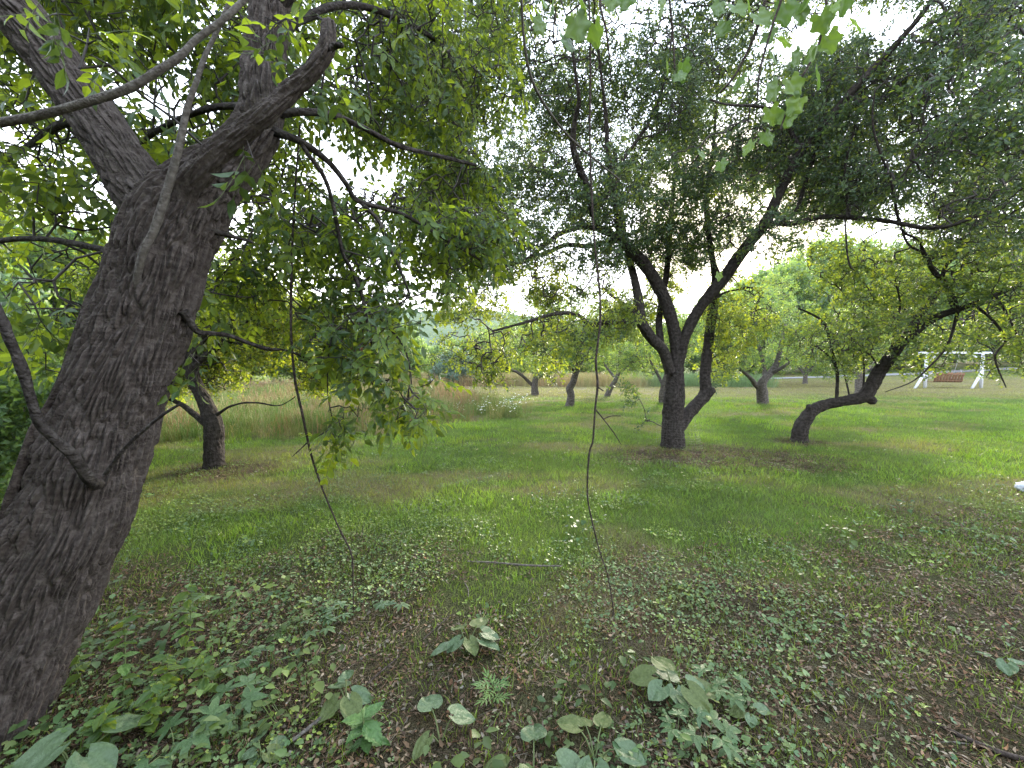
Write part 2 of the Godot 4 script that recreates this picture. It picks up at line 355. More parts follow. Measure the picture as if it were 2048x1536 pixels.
const MID_TREE_CLUMPS = [
	[0.14, 5.9, -8.99, 0.58],
	[0.28, 4.62, -6.62, 0.59],
	[0.64, 3.52, -6.33, 0.53],
	[-1.31, 4.01, -8.25, 0.45],
	[0.73, 4.45, -6.53, 0.44],
	[0.33, 7.16, -6.64, 0.51],
	[-1.38, 5.68, -7.44, 0.7],
	[0.36, 4.79, -7.63, 0.64],
	[0.16, 7.91, -9.22, 0.75],
	[1.42, 4.19, -7.04, 0.5],
	[1.43, 6.8, -8.74, 0.55],
	[2.13, 6.59, -9.17, 0.56],
	[-1.42, 5.24, -8.52, 0.52],
	[-1.43, 7.47, -9.11, 0.67],
	[-0.9, 6.07, -6.35, 0.45],
	[1.38, 7.5, -7.82, 0.57],
	[-0.71, 3.85, -6.45, 0.64],
	[-0.97, 5.48, -6.71, 0.52],
	[-0.38, 3.17, -6.7, 0.56],
	[1.32, 4.24, -6.35, 0.75],
	[-0.83, 7.53, -8.5, 0.54],
	[-1.07, 4.73, -6.81, 0.62],
	[-0.21, 6.67, -9.1, 0.58],
	[0.49, 3.24, -6.61, 0.48],
	[-0.67, 7.87, -8.39, 0.73],
	[-0.96, 3.25, -8.85, 0.62],
	[0, 6.56, -6.15, 0.74],
	[-0.6, 4.13, -6.85, 0.69],
	[0.55, 6.02, -6.59, 0.66],
	[-1.29, 7.22, -7.82, 0.7],
	[0.82, 7.72, -8.96, 0.5],
	[-1.42, 6.74, -7.45, 0.45],
	[-0.91, 6.45, -7.86, 0.47],
	[-0.26, 3.72, -9.17, 0.64],
	[-1.45, 4.79, -7.57, 0.66],
	[-1.38, 5.7, -8.39, 0.72],
	[1.3, 4.79, -8.57, 0.72],
	[-0.29, 5.04, -8.91, 0.71],
	[-0.01, 4.3, -8.79, 0.61],
	[0.76, 6.4, -7.89, 0.62],
	[-1.5, 5.47, -9.21, 0.71],
	[1.22, 6.66, -8.38, 0.62],
	[0.06, 3.29, -6.3, 0.67],
	[1.06, 5.79, -7.99, 0.72],
	[-0.38, 4.2, -6.68, 0.49],
	[1.73, 4.6, -7.44, 0.71],
	[1.72, 6.39, -7.89, 0.53],
	[-1.18, 6.17, -8.71, 0.7],
	[-0.5, 7.28, -7.47, 0.52],
	[-0.47, 4.08, -9.17, 0.58],
	[1.75, 8.67, -8.3, 0.61],
	[-0.33, 3.45, -6.09, 0.47],
	[1.25, 6.21, -6.48, 0.45],
	[0.8, 6.11, -8.04, 0.64],
	[4.81, 5.51, -8.33, 0.49],
	[1.89, 6.3, -7.03, 0.7],
	[5.73, 5.66, -7.97, 0.65],
	[2.38, 5.74, -6.66, 0.73],
	[1.94, 3.84, -6.37, 0.66],
	[4.29, 7.38, -8.91, 0.45],
	[5.51, 9.72, -9.39, 0.75],
	[5.57, 8.47, -8.43, 0.46],
	[2.83, 4.25, -7.45, 0.58],
	[4.83, 6.01, -7.4, 0.45],
	[4.15, 7.29, -8.41, 0.66],
	[2.44, 7.21, -7.33, 0.61],
	[4.94, 5.2, -6.22, 0.71],
	[3.74, 5.49, -6.86, 0.58],
	[3.38, 4.1, -6.47, 0.62],
	[2.39, 4.35, -6.25, 0.53],
	[3.09, 4.64, -6.3, 0.59],
	[3.05, 7.24, -7.7, 0.75],
	[2.78, 3.63, -7.33, 0.5],
	[5.29, 6.38, -6.93, 0.44],
	[2.72, 6.26, -9.37, 0.76],
	[4.18, 8.14, -7.19, 0.69],
	[3.19, 5.93, -7.7, 0.64],
	[4.02, 3.97, -9.08, 0.49],
	[3.25, 3.81, -7.05, 0.75],
	[5.12, 5.34, -8.45, 0.51],
	[3.73, 7.91, -8.38, 0.66],
	[2.66, 3.89, -7.52, 0.52],
	[5.8, 6.12, -9.16, 0.75],
	[6.12, 6.76, -8.07, 0.73],
	[2.51, 5.54, -9.11, 0.7],
	[3.67, 7.86, -7.29, 0.54],
	[4.06, 4.82, -6.54, 0.61],
	[4.99, 6.14, -6.94, 0.57],
	[3.16, 4.56, -6.6, 0.47],
	[4.07, 5.42, -8.63, 0.65],
	[5.42, 5.79, -6.23, 0.6],
	[4.55, 8.3, -8.33, 0.55],
	[3.84, 8.09, -9.24, 0.44],
	[3.36, 6.58, -6.79, 0.58],
	[3.22, 3.78, -7.78, 0.67],
	[3, 6.53, -8.13, 0.71],
	[3.81, 7.06, -8.95, 0.71],
	[3.56, 6.39, -8.64, 0.57],
	[6.02, 7.46, -8.54, 0.54],
	[4.19, 6.44, -7.14, 0.48],
	[2.86, 5.42, -6.96, 0.46],
	[7.22, 8.34, -9.22, 0.63],
	[4.78, 4.46, -9.09, 0.54],
	[3.09, 5.89, -8.91, 0.64],
	[5.88, 5.35, -7.41, 0.66],
	[7.53, 7.54, -7.01, 0.47],
	[6.32, 6.78, -7.81, 0.59],
	[5.63, 4.61, -7.73, 0.64],
	[9.36, 5.4, -8.1, 0.64],
	[5.5, 4.37, -6.89, 0.63],
	[6.43, 5.97, -6.57, 0.53],
	[5.88, 4.38, -5.98, 0.61],
	[4.74, 5.41, -6.29, 0.54],
	[5.99, 5.68, -5.97, 0.55],
	[5.48, 5.88, -8.11, 0.52],
	[6.29, 3.59, -5.74, 0.45],
	[8.36, 4.58, -7.29, 0.45],
	[7.12, 4.7, -7.93, 0.64],
	[5.04, 4.23, -6.6, 0.62],
	[6.26, 4.57, -6.18, 0.59],
	[6.53, 5.3, -6.56, 0.62],
	[4.35, 4.59, -5.92, 0.47],
	[4.76, 5.36, -7.07, 0.57],
	[3.8, 3.42, -5.94, 0.49],
	[4.65, 4.86, -5.83, 0.54],
	[4.89, 3.91, -5.64, 0.5],
	[7, 6.3, -7.37, 0.49],
	[7.62, 4.57, -6.3, 0.61],
	[8.24, 7.11, -7.16, 0.51],
	[4.93, 4.91, -7.19, 0.41],
	[7.57, 7.17, -6.88, 0.57],
	[8.97, 8.27, -7.77, 0.47],
	[4.65, 5.53, -5.71, 0.44],
	[6.73, 6.8, -7.91, 0.7],
	[3.9, 5.17, -5.96, 0.64],
	[5.92, 4.24, -7.05, 0.44],
	[7.96, 7.34, -6.87, 0.52],
	[5.27, 4.27, -6.18, 0.62],
	[7.41, 4.02, -6.98, 0.68],
	[6.56, 5.77, -7.24, 0.65],
	[7.03, 6.72, -5.98, 0.56],
	[7.3, 5.44, -6.41, 0.69],
	[8.98, 4.83, -8.23, 0.65],
	[6.99, 5.85, -7.79, 0.62],
	[4.83, 4.3, -5.91, 0.5],
	[5.46, 4.61, -6.8, 0.41],
	[6.21, 4.76, -7.85, 0.53],
	[8.7, 4.75, -6.89, 0.48],
	[-0.91, 1.75, -6.94, 0.45],
	[-0.39, 2.54, -7.08, 0.39],
	[-0.26, 1.77, -6.5, 0.42],
	[-0.92, 2.64, -7.36, 0.33],
	[-0.41, 1.58, -6.9, 0.29],
	[0.46, 1.79, -6.11, 0.39],
	[-0.73, 2.27, -5.97, 0.3],
	[2.04, 2.33, -7.51, 0.35],
	[0.71, 1.46, -7, 0.29],
	[1.38, 2.02, -6.16, 0.35],
	[-0.53, 1.59, -6.68, 0.28],
	[-0.35, 2.94, -7.09, 0.29],
	[0.42, 2.75, -6.64, 0.4],
	[0.45, 2.16, -6.65, 0.35],
	[0.63, 2.74, -6.63, 0.31],
	[0.85, 1.91, -5.86, 0.4],
	[1.65, 2.19, -6.42, 0.38],
	[1.61, 2.43, -6.34, 0.3],
	[0.69, 2.1, -6.26, 0.34],
	[-1.23, 2.5, -7.5, 0.38],
	[-0.32, 1.36, -6.44, 0.31],
	[-0.64, 2.62, -7.31, 0.32],
	[3.02, 3.16, -8.06, 0.31],
	[3.12, 3.19, -8.26, 0.42],
	[2.23, 2.48, -8.02, 0.33],
	[2.31, 2.74, -8.23, 0.45],
	[2.94, 2.76, -8.32, 0.38],
	[2.11, 2.2, -7.62, 0.29],
	[2.52, 2.41, -7.83, 0.47],
	[4.05, 2.39, -7.61, 0.37],
	[4.01, 1.98, -7.39, 0.41],
	[4.24, 3.25, -8.07, 0.34],
	[4.22, 1.44, -8.16, 0.41],
	[4.24, 2.76, -7.34, 0.34],
	[3.89, 1.69, -7.51, 0.36],
	[4.47, 2.27, -7.36, 0.31],
	[3.72, 2.38, -7.12, 0.42],
	[5.13, 2.44, -8.31, 0.37],
	[1.38, 3.04, -8.15, 0.33],
	[1.8, 3.04, -7.55, 0.29],
	[1.68, 3.46, -7.23, 0.34],
	[2.05, 3.68, -7.64, 0.38],
	[2.13, 3.53, -7.31, 0.45],
	[1.29, 3.18, -6.39, 0.46],
	[0.85, 2.67, -6.98, 0.43],
	[7.21, 4.05, -5.28, 0.45],
	[5.79, 3.15, -4.72, 0.36],
	[5.42, 5.39, -4.81, 0.39],
	[5.01, 5.17, -4.77, 0.46],
	[4.91, 5.67, -4.51, 0.46],
	[7.22, 4.56, -5.96, 0.42],
	[6.19, 4.53, -5.84, 0.42],
	[8.3, 6.37, -6.22, 0.52],
	[6.58, 3.23, -4.59, 0.46],
	[6.93, 3.85, -4.96, 0.36],
	[7.48, 6.65, -5.72, 0.33],
	[5.33, 4.42, -4.32, 0.44],
	[7.75, 6.07, -6.18, 0.53],
	[5.93, 4.85, -4.09, 0.42],
	[4.97, 3.99, -4.66, 0.36],
	[6.63, 5.67, -5.79, 0.44],
	[4.82, 3.79, -4.14, 0.38],
	[5.85, 3.66, -4.27, 0.34],
	[5.17, 3.8, -4.07, 0.43],
	[6.77, 6.45, -5.52, 0.54],
	[5.6, 5.59, -5.59, 0.55],
	[8.09, 4.86, -5.44, 0.55],
	[4.64, 4.25, -4.18, 0.51],
	[5.97, 5.28, -4.5, 0.45],
	[6.6, 5.75, -4.8, 0.45],
	[6.64, 3.92, -5.77, 0.55],
	[0.94, 7.37, -5.9, 0.63],
	[3.71, 8.14, -6.41, 0.73],
	[1.94, 9.35, -7.15, 0.68],
	[6.48, 8.95, -7.76, 0.93],
	[1.46, 9.19, -7.78, 0.89],
	[0.98, 6.68, -4.75, 0.94],
	[1.41, 7.96, -6.61, 0.79],
	[4.32, 7.99, -6.83, 0.67],
	[0.55, 9.78, -7.96, 0.61],
	[4.47, 6.81, -5.29, 0.63],
	[5.21, 7.97, -6.15, 0.74],
	[0.34, 8.17, -6.79, 0.77],
	[2.87, 8.76, -7.61, 0.77],
	[0.17, 7.43, -5.26, 0.58],
	[5.87, 8.78, -7.59, 0.82],
	[0.73, 9.21, -7.82, 0.74],
	[6.31, 8.41, -6.18, 0.66],
	[2.38, 6.65, -5.23, 0.69],
	[5.49, 7.13, -5.17, 0.95],
	[4.34, 9.29, -6.73, 0.61],
	[0.94, 8.32, -7.01, 0.72],
	[5.98, 7.5, -6.2, 0.71],
	[4.6, 7.95, -6.18, 0.9],
	[6.07, 7.5, -5.33, 0.87],
	[2.37, 0.52, -7.03, 0.12],
	[2.11, 0.89, -6.93, 0.12],
	[1.97, 1.11, -6.93, 0.15],
	[3.71, 1.12, -7.43, 0.1],
]
const RIGHT_TREE_BASE = [
	5.569,
	0,
	-7.639,
]
const RIGHT_TREE_TRUNK = [
	[5.553, -0.088, -7.639, 0.1915],
	[5.576, 0.059, -7.639, 0.1479],
	[5.588, 0.264, -7.639, 0.1304],
	[5.686, 0.459, -7.639, 0.1213],
	[5.834, 0.634, -7.639, 0.1079],
	[6.071, 0.731, -7.639, 0.0986],
	[6.322, 0.809, -7.539, 0.0964],
	[6.591, 0.903, -7.439, 0.1105],
	[6.74, 1.101, -7.439, 0.1141],
	[6.859, 1.354, -7.439, 0.1055],
	[6.956, 1.614, -7.339, 0.0956],
	[7.08, 1.93, -7.239, 0.0897],
	[7.264, 2.165, -7.139, 0.0801],
	[7.459, 2.34, -7.039, 0.0634],
	[7.65, 2.44, -6.939, 0.0546],
	[7.857, 2.537, -6.839, 0.0498],
	[8.1, 2.689, -6.739, 0.0485],
	[8.335, 2.794, -6.639, 0.0439],
	[8.732, 2.96, -6.539, 0.0361],
	[9.22, 3.303, -6.339, 0.0218],
]
const RIGHT_TREE_LIMBS = [
	[[5.688, 0.41, -7.639, 0.0693], [5.714, 0.607, -7.619, 0.0604], [5.721, 0.724, -7.609, 0.0474]],
	[[6.608, 0.931, -7.439, 0.0982], [6.699, 0.842, -7.389, 0.081], [6.73, 0.789, -7.359, 0.0604]],
	[[7.038, 1.876, -7.239, 0.0703], [7.446, 2.237, -7.439, 0.0638], [7.91, 2.643, -7.639, 0.0609], [8.079, 2.85, -7.639, 0.0566], [8.15, 3.009, -7.539, 0.0516], [8.334, 3.132, -7.339, 0.0459], [8.439, 3.332, -7.239, 0.0449], [8.543, 3.447, -7.139, 0.0477], [8.675, 3.566, -7.039, 0.0431], [8.744, 3.707, -6.839, 0.0346], [9.032, 4.029, -6.639, 0.0231]],
	[[7.695, 2.414, -6.939, 0.0546], [7.529, 2.672, -6.889, 0.0471], [7.34, 2.907, -6.839, 0.0397], [7.117, 3.055, -6.789, 0.036], [6.954, 3.225, -6.739, 0.0322], [6.792, 3.4, -6.689, 0.0285], [6.683, 3.548, -6.639, 0.0248], [6.359, 3.613, -6.539, 0.0176], [6.257, 3.716, -6.539, 0.0141]],
	[[6.819, 3.36, -6.689, 0.0214], [6.582, 3.465, -6.689, 0.018], [6.407, 3.644, -6.639, 0.0143], [6.346, 3.869, -6.639, 0.0107]],
	[[7.302, 2.974, -6.839, 0.0289], [7.357, 3.183, -6.839, 0.0252], [7.447, 3.304, -6.789, 0.0249], [7.455, 3.48, -6.739, 0.0212], [7.469, 3.692, -6.689, 0.021], [7.469, 3.829, -6.639, 0.0173], [7.433, 4.227, -6.539, 0.0102]],
	[[6.222, 0.746, -7.589, 0.0381], [6.22, 1.015, -7.589, 0.0296], [6.216, 1.312, -7.589, 0.0296], [6.107, 1.559, -7.539, 0.0295], [5.993, 2.002, -7.539, 0.0253], [5.897, 2.255, -7.539, 0.0254], [5.712, 2.381, -7.489, 0.0211], [5.456, 2.486, -7.439, 0.0169], [5.305, 2.541, -7.439, 0.0127]],
	[[6.109, 1.522, -7.539, 0.0168], [5.881, 1.728, -7.489, 0.0168], [5.593, 1.866, -7.439, 0.0126], [5.371, 1.811, -7.439, 0.0085]],
	[[6.435, 0.828, -7.539, 0.0167], [6.449, 1.108, -7.639, 0.017], [6.418, 1.492, -7.739, 0.0129], [6.365, 1.883, -7.839, 0.0088]],
	[[6.675, 0.971, -7.539, 0.0207], [6.671, 1.455, -7.539, 0.0166], [6.618, 1.946, -7.539, 0.0124], [6.778, 2.445, -7.639, 0.0084]],
	[[6.866, 1.401, -7.439, 0.0203], [6.603, 1.67, -7.339, 0.0161], [6.245, 1.777, -7.239, 0.016], [5.891, 1.747, -7.139, 0.0119]],
	[[6.963, 1.66, -7.339, 0.0239], [6.934, 2.128, -7.239, 0.0196], [6.903, 2.563, -7.139, 0.0154], [6.696, 2.981, -7.039, 0.0114]],
	[[7.712, 2.406, -6.939, 0.0254], [7.464, 1.841, -6.839, 0.018], [7.064, 1.465, -6.739, 0.0143], [6.731, 1.214, -6.689, 0.0108], [6.247, 1.048, -6.639, 0.0072]],
	[[7.857, 2.537, -6.839, 0.0249], [7.967, 2.245, -6.639, 0.0205], [8.073, 1.91, -6.539, 0.0167], [7.808, 1.623, -6.439, 0.0132], [7.957, 1.14, -6.389, 0.0098]],
	[[8.101, 2.672, -6.739, 0.0208], [8.008, 2.224, -6.439, 0.0164], [7.988, 1.737, -6.239, 0.0127]],
]
const RIGHT_TREE_CLUMPS = [
	[6.25, 2.29, -8.16, 0.46],
	[6.73, 2.08, -8.58, 0.47],
	[5.84, 2.97, -6.65, 0.43],
	[7.72, 3.75, -8.54, 0.4],
	[7.8, 3.74, -8.92, 0.43],
	[5.29, 1.93, -6.94, 0.57],
	[6.45, 2.5, -7.46, 0.46],
	[8.54, 3.37, -8.51, 0.39],
	[6.32, 2.1, -6.93, 0.46],
	[8.76, 3.52, -8.85, 0.56],
	[6.54, 2.93, -7.72, 0.44],
	[6.99, 2.7, -7.96, 0.53],
	[6.22, 1.74, -7.47, 0.49],
	[5.49, 3.24, -6.8, 0.54],
	[8.07, 3.01, -8.28, 0.51],
	[7.64, 1.62, -8.95, 0.49],
	[7.64, 2.64, -7.54, 0.4],
	[6.85, 3.14, -6.81, 0.54],
	[8.43, 2.82, -8.65, 0.35],
	[6.06, 3.07, -7.65, 0.38],
	[6.99, 2.62, -7.24, 0.58],
	[5.98, 2.08, -6.71, 0.39],
	[10.13, 3.88, -8.13, 0.39],
	[9.41, 1.64, -7.56, 0.56],
	[8.74, 2.68, -6.51, 0.38],
	[10.99, 3.01, -8.27, 0.52],
	[10.42, 2.95, -7.59, 0.48],
	[9.38, 2.25, -8.31, 0.49],
	[7.99, 2.02, -7.51, 0.38],
	[7.23, 1.66, -7.06, 0.46],
	[9.54, 2.7, -8.21, 0.41],
	[7.42, 2.7, -6.47, 0.48],
	[9.08, 3.4, -7.52, 0.46],
	[7.68, 3.22, -6.77, 0.56],
	[9.24, 2.97, -6.76, 0.36],
	[9.56, 4.18, -7.17, 0.42],
	[6.93, 3.29, -6.17, 0.34],
	[9.06, 2.12, -7.45, 0.38],
	[9.6, 2.06, -8.22, 0.44],
	[9.42, 3.09, -7.11, 0.47],
	[8.85, 2.36, -7.44, 0.42],
	[9.64, 2.03, -7.34, 0.56],
	[7.58, 3.32, -6.12, 0.5],
	[6.68, 3.41, -5.76, 0.57],
	[8.68, 4.2, -8.06, 0.38],
	[7.74, 3.86, -6.6, 0.51],
	[7.86, 1.89, -5.75, 0.42],
	[8.14, 4.22, -6.21, 0.45],
	[7.16, 2.08, -7.87, 0.27],
	[6.57, 2, -7.51, 0.27],
	[6.22, 1.64, -7.36, 0.22],
	[6.98, 1.68, -7.8, 0.32],
	[9.36, 2.56, -6.26, 0.96],
	[7.87, 2.94, -5.95, 0.86],
	[10.61, 3.32, -8.1, 0.87],
	[12.67, 2.9, -9, 0.6],
	[11.71, 2.45, -8.15, 0.73],
	[8.1, 2.22, -5.93, 0.86],
	[10.21, 4.59, -6.75, 0.68],
	[12.36, 4.7, -8.68, 0.93],
	[12.45, 3.06, -8.42, 0.96],
	[12.43, 4.86, -8.16, 0.93],
]
const LEFT_TREE_BASE = [
	-4.406,
	0,
	-5.8,
]
const LEFT_TREE_TRUNK = [
	[-4.409, -0.067, -5.8, 0.1707],
	[-4.404, 0.037, -5.8, 0.1379],
	[-4.392, 0.336, -5.8, 0.1248],
	[-4.38, 0.611, -5.8, 0.128],
	[-4.425, 0.773, -5.8, 0.1114],
	[-4.491, 0.95, -5.8, 0.0948],
	[-4.592, 1.156, -5.8, 0.0846],
	[-4.657, 1.339, -5.8, 0.0812],
	[-4.687, 1.484, -5.8, 0.0843],
	[-4.716, 1.608, -5.78, 0.0709],
	[-4.741, 1.68, -5.77, 0.0514],
]
const LEFT_TREE_LIMBS = [
	[[-4.683, 1.397, -5.8, 0.0584], [-4.56, 1.557, -5.8, 0.0489], [-4.409, 1.681, -5.8, 0.0458], [-4.221, 1.826, -5.8, 0.0462], [-4.105, 1.999, -5.8, 0.043], [-4.115, 2.248, -5.9, 0.0337], [-4.099, 2.549, -6, 0.0241], [-3.967, 2.865, -6.1, 0.0141]],
	[[-4.708, 1.506, -5.8, 0.0713], [-4.644, 1.637, -5.8, 0.0649], [-4.548, 1.826, -5.8, 0.0619], [-4.379, 1.995, -5.75, 0.0616], [-4.206, 2.154, -5.7, 0.0614], [-4.093, 2.309, -5.7, 0.0551]],
	[[-4.154, 2.203, -5.7, 0.0227], [-4.22, 2.323, -5.7, 0.0161], [-4.394, 2.429, -5.7, 0.0096]],
	[[-4.44, 0.588, -5.8, 0.0557], [-4.539, 0.677, -5.8, 0.049], [-4.735, 0.804, -5.85, 0.0425], [-4.942, 0.925, -5.9, 0.0328], [-5.33, 1.051, -6, 0.0231], [-5.795, 1.197, -6.1, 0.0166]],
	[[-4.36, 0.759, -5.8, 0.0329], [-4.21, 0.839, -5.75, 0.0229], [-4.063, 0.91, -5.7, 0.0163], [-3.832, 0.966, -5.65, 0.013], [-3.586, 0.971, -5.6, 0.013], [-3.261, 0.941, -5.55, 0.0098], [-3.005, 1.072, -5.5, 0.0065]],
	[[-4.129, 1.956, -5.8, 0.0231], [-3.926, 2.178, -6, 0.0208], [-3.587, 2.353, -6.2, 0.0182], [-3.306, 2.3, -6.4, 0.0152], [-3.089, 1.995, -6.6, 0.0119]],
	[[-4.206, 1.84, -5.8, 0.0198], [-4.081, 1.809, -6.1, 0.0176], [-3.887, 1.662, -6.4, 0.0149], [-3.514, 1.583, -6.6, 0.0156], [-3.112, 1.413, -6.8, 0.0122]],
]
const LEFT_TREE_CLUMPS = [
	[-6.55, 2.84, -6.68, 0.51],
	[-5.73, 2.76, -6.28, 0.53],
	[-6.75, 1.54, -7.36, 0.38],
	[-4.74, 2.16, -6.73, 0.59],
	[-3.02, 2.19, -6.2, 0.42],
	[-6.27, 2.71, -7.16, 0.48],
	[-3.18, 1.34, -6.59, 0.39],
	[-7.72, 1.55, -7.87, 0.5],
	[-6.62, 1.41, -7.52, 0.39],
	[-3.75, 2.48, -5.8, 0.42],
	[-5.94, 2.32, -7.32, 0.55],
	[-2.98, 1.44, -6.47, 0.39],
	[-4.86, 1.99, -7.39, 0.36],
	[-6.45, 1.13, -7.2, 0.51],
	[-7.5, 2.39, -7.98, 0.5],
	[-5.13, 1.41, -6.81, 0.54],
	[-4.08, 2.69, -5.95, 0.59],
	[-6.04, 2.65, -6.54, 0.52],
	[-3.71, 2.11, -6.95, 0.54],
	[-5.84, 2.72, -6.04, 0.52],
	[-4.4, 2.69, -7.61, 0.59],
	[-4.84, 2.42, -6.14, 0.35],
	[-5.43, 1.31, -5.83, 0.49],
	[-6.8, 2.86, -7.75, 0.42],
	[-6.65, 2.2, -7.44, 0.47],
	[-5.13, 1.59, -6.87, 0.37],
	[-7.04, 1.44, -7.56, 0.58],
	[-3.81, 1.85, -6.12, 0.55],
	[-5.62, 2.14, -6.05, 0.44],
	[-6.18, 2.27, -7.48, 0.48],
	[-7.76, 1.85, -7.94, 0.41],
	[-5.88, 1.39, -6.61, 0.44],
	[-3.42, 2.23, -6.2, 0.39],
	[-5.36, 1.63, -6.62, 0.53],
	[-6.92, 2.65, -7.26, 0.46],
	[-4.86, 2.55, -5.78, 0.46],
	[-5.73, 2.68, -6.29, 0.54],
	[-5.01, 2.29, -5.96, 0.44],
	[-5.7, 2.61, -7.31, 0.53],
	[-6.02, 2.97, -7.01, 0.35],
	[-6.62, 2.42, -7.15, 0.52],
	[-4.5, 2.62, -5.93, 0.35],
]
const HANGING_STEMS = [
	[[-1.108, 2.787, -2.15, 0.0048], [-1.191, 2.552, -2.25, 0.0049], [-1.29, 2.266, -2.38, 0.0063], [-1.321, 1.92, -2.4, 0.0074], [-1.325, 1.682, -2.4, 0.0074], [-1.311, 1.441, -2.4, 0.0074], [-1.272, 1.229, -2.4, 0.0075], [-1.233, 1.014, -2.4, 0.0065], [-1.2, 0.89, -2.4, 0.0065], [-1.149, 0.734, -2.4, 0.0054], [-1.062, 0.515, -2.4, 0.0054], [-0.997, 0.372, -2.4, 0.0055], [-0.988, 0.229, -2.4, 0.0043], [-0.991, -0.044, -2.4, 0.0038]],
	[[0.351, 4.057, -2.12, 0.0049], [0.421, 3.341, -2.25, 0.0053], [0.438, 2.738, -2.3, 0.0054], [0.472, 2.279, -2.33, 0.0055], [0.501, 2.024, -2.33, 0.0065], [0.511, 1.909, -2.33, 0.0065], [0.512, 1.765, -2.33, 0.0065], [0.491, 1.562, -2.33, 0.0065], [0.502, 1.415, -2.33, 0.0076], [0.489, 1.268, -2.33, 0.0065], [0.479, 1.089, -2.33, 0.0055], [0.457, 0.999, -2.33, 0.0055], [0.45, 0.758, -2.33, 0.0055], [0.485, 0.575, -2.33, 0.0055], [0.529, 0.407, -2.33, 0.0043], [0.576, 0.267, -2.33, 0.0043], [0.605, 0.112, -2.33, 0.0043], [0.613, 0.024, -2.33, 0.0043], [0.589, -0.051, -2.33, 0.0032]],
	[[-0.034, 3.907, -2.05, 0.0058], [0.037, 3.651, -2.2, 0.0073], [0.052, 3.538, -2.3, 0.0076], [0.066, 3.438, -2.4, 0.008], [0.1, 3.318, -2.5, 0.0083], [0.17, 3.226, -2.6, 0.0086], [0.31, 3.174, -2.8, 0.0079], [0.457, 3.156, -3, 0.0085], [0.677, 3.108, -3.2, 0.0074], [0.9, 3.064, -3.4, 0.0063]],
]
const STEM_TWIGS = [
	[[[-1.237, 1.069, -2.4, 0.005], [-1.287, 1.023, -2.4, 0.004], [-1.335, 0.976, -2.39, 0.0029]]],
	[[[0.486, 1.279, -2.33, 0.0051], [0.549, 1.202, -2.33, 0.0041], [0.603, 1.131, -2.33, 0.0041], [0.648, 1.059, -2.33, 0.0025]], [[0.54, 1.214, -2.33, 0.003], [0.581, 1.233, -2.32, 0.003], [0.632, 1.236, -2.3, 0.0025]], [[0.496, 1.409, -2.33, 0.005], [0.538, 1.38, -2.33, 0.003]], [[0.51, 1.924, -2.33, 0.003], [0.546, 1.961, -2.3, 0.0025], [0.598, 1.986, -2.28, 0.0015]]],
	[[[0.17, 3.226, -2.6, 0.0045], [0.276, 3.255, -2.65, 0.0035], [0.412, 3.262, -2.7, 0.0024]]],
]
const GRAPE_STEMS = [
	[[1.46, 4.444, -2.35, 0.0081], [1.41, 3.798, -2.3, 0.008], [1.38, 3.521, -2.28, 0.0079], [1.33, 3.328, -2.3, 0.0081], [1.25, 3.156, -2.32, 0.0068], [1.184, 3.081, -2.35, 0.0056]],
	[[1.618, 4.506, -2.4, 0.0082], [1.444, 3.601, -2.2, 0.0076], [1.375, 3.326, -2.2, 0.0064], [1.317, 3.098, -2.2, 0.0051], [1.309, 2.945, -2.2, 0.0038]],
	[[0.545, 4.128, -2.15, 0.008], [0.477, 3.555, -2.1, 0.0065], [0.442, 3.365, -2.1, 0.0065], [0.474, 3.222, -2.1, 0.0052], [0.496, 3.077, -2.1, 0.0039]],
	[[0.789, 4.224, -2.2, 0.008], [0.815, 3.601, -2.2, 0.0067], [0.867, 3.341, -2.25, 0.0055], [0.885, 3.134, -2.25, 0.0041]],
	[[1.949, 4.615, -2.5, 0.0083], [1.742, 3.695, -2.3, 0.0064], [1.703, 3.328, -2.3, 0.0065], [1.575, 3.062, -2.3, 0.0052], [1.5, 2.847, -2.3, 0.004]],
]
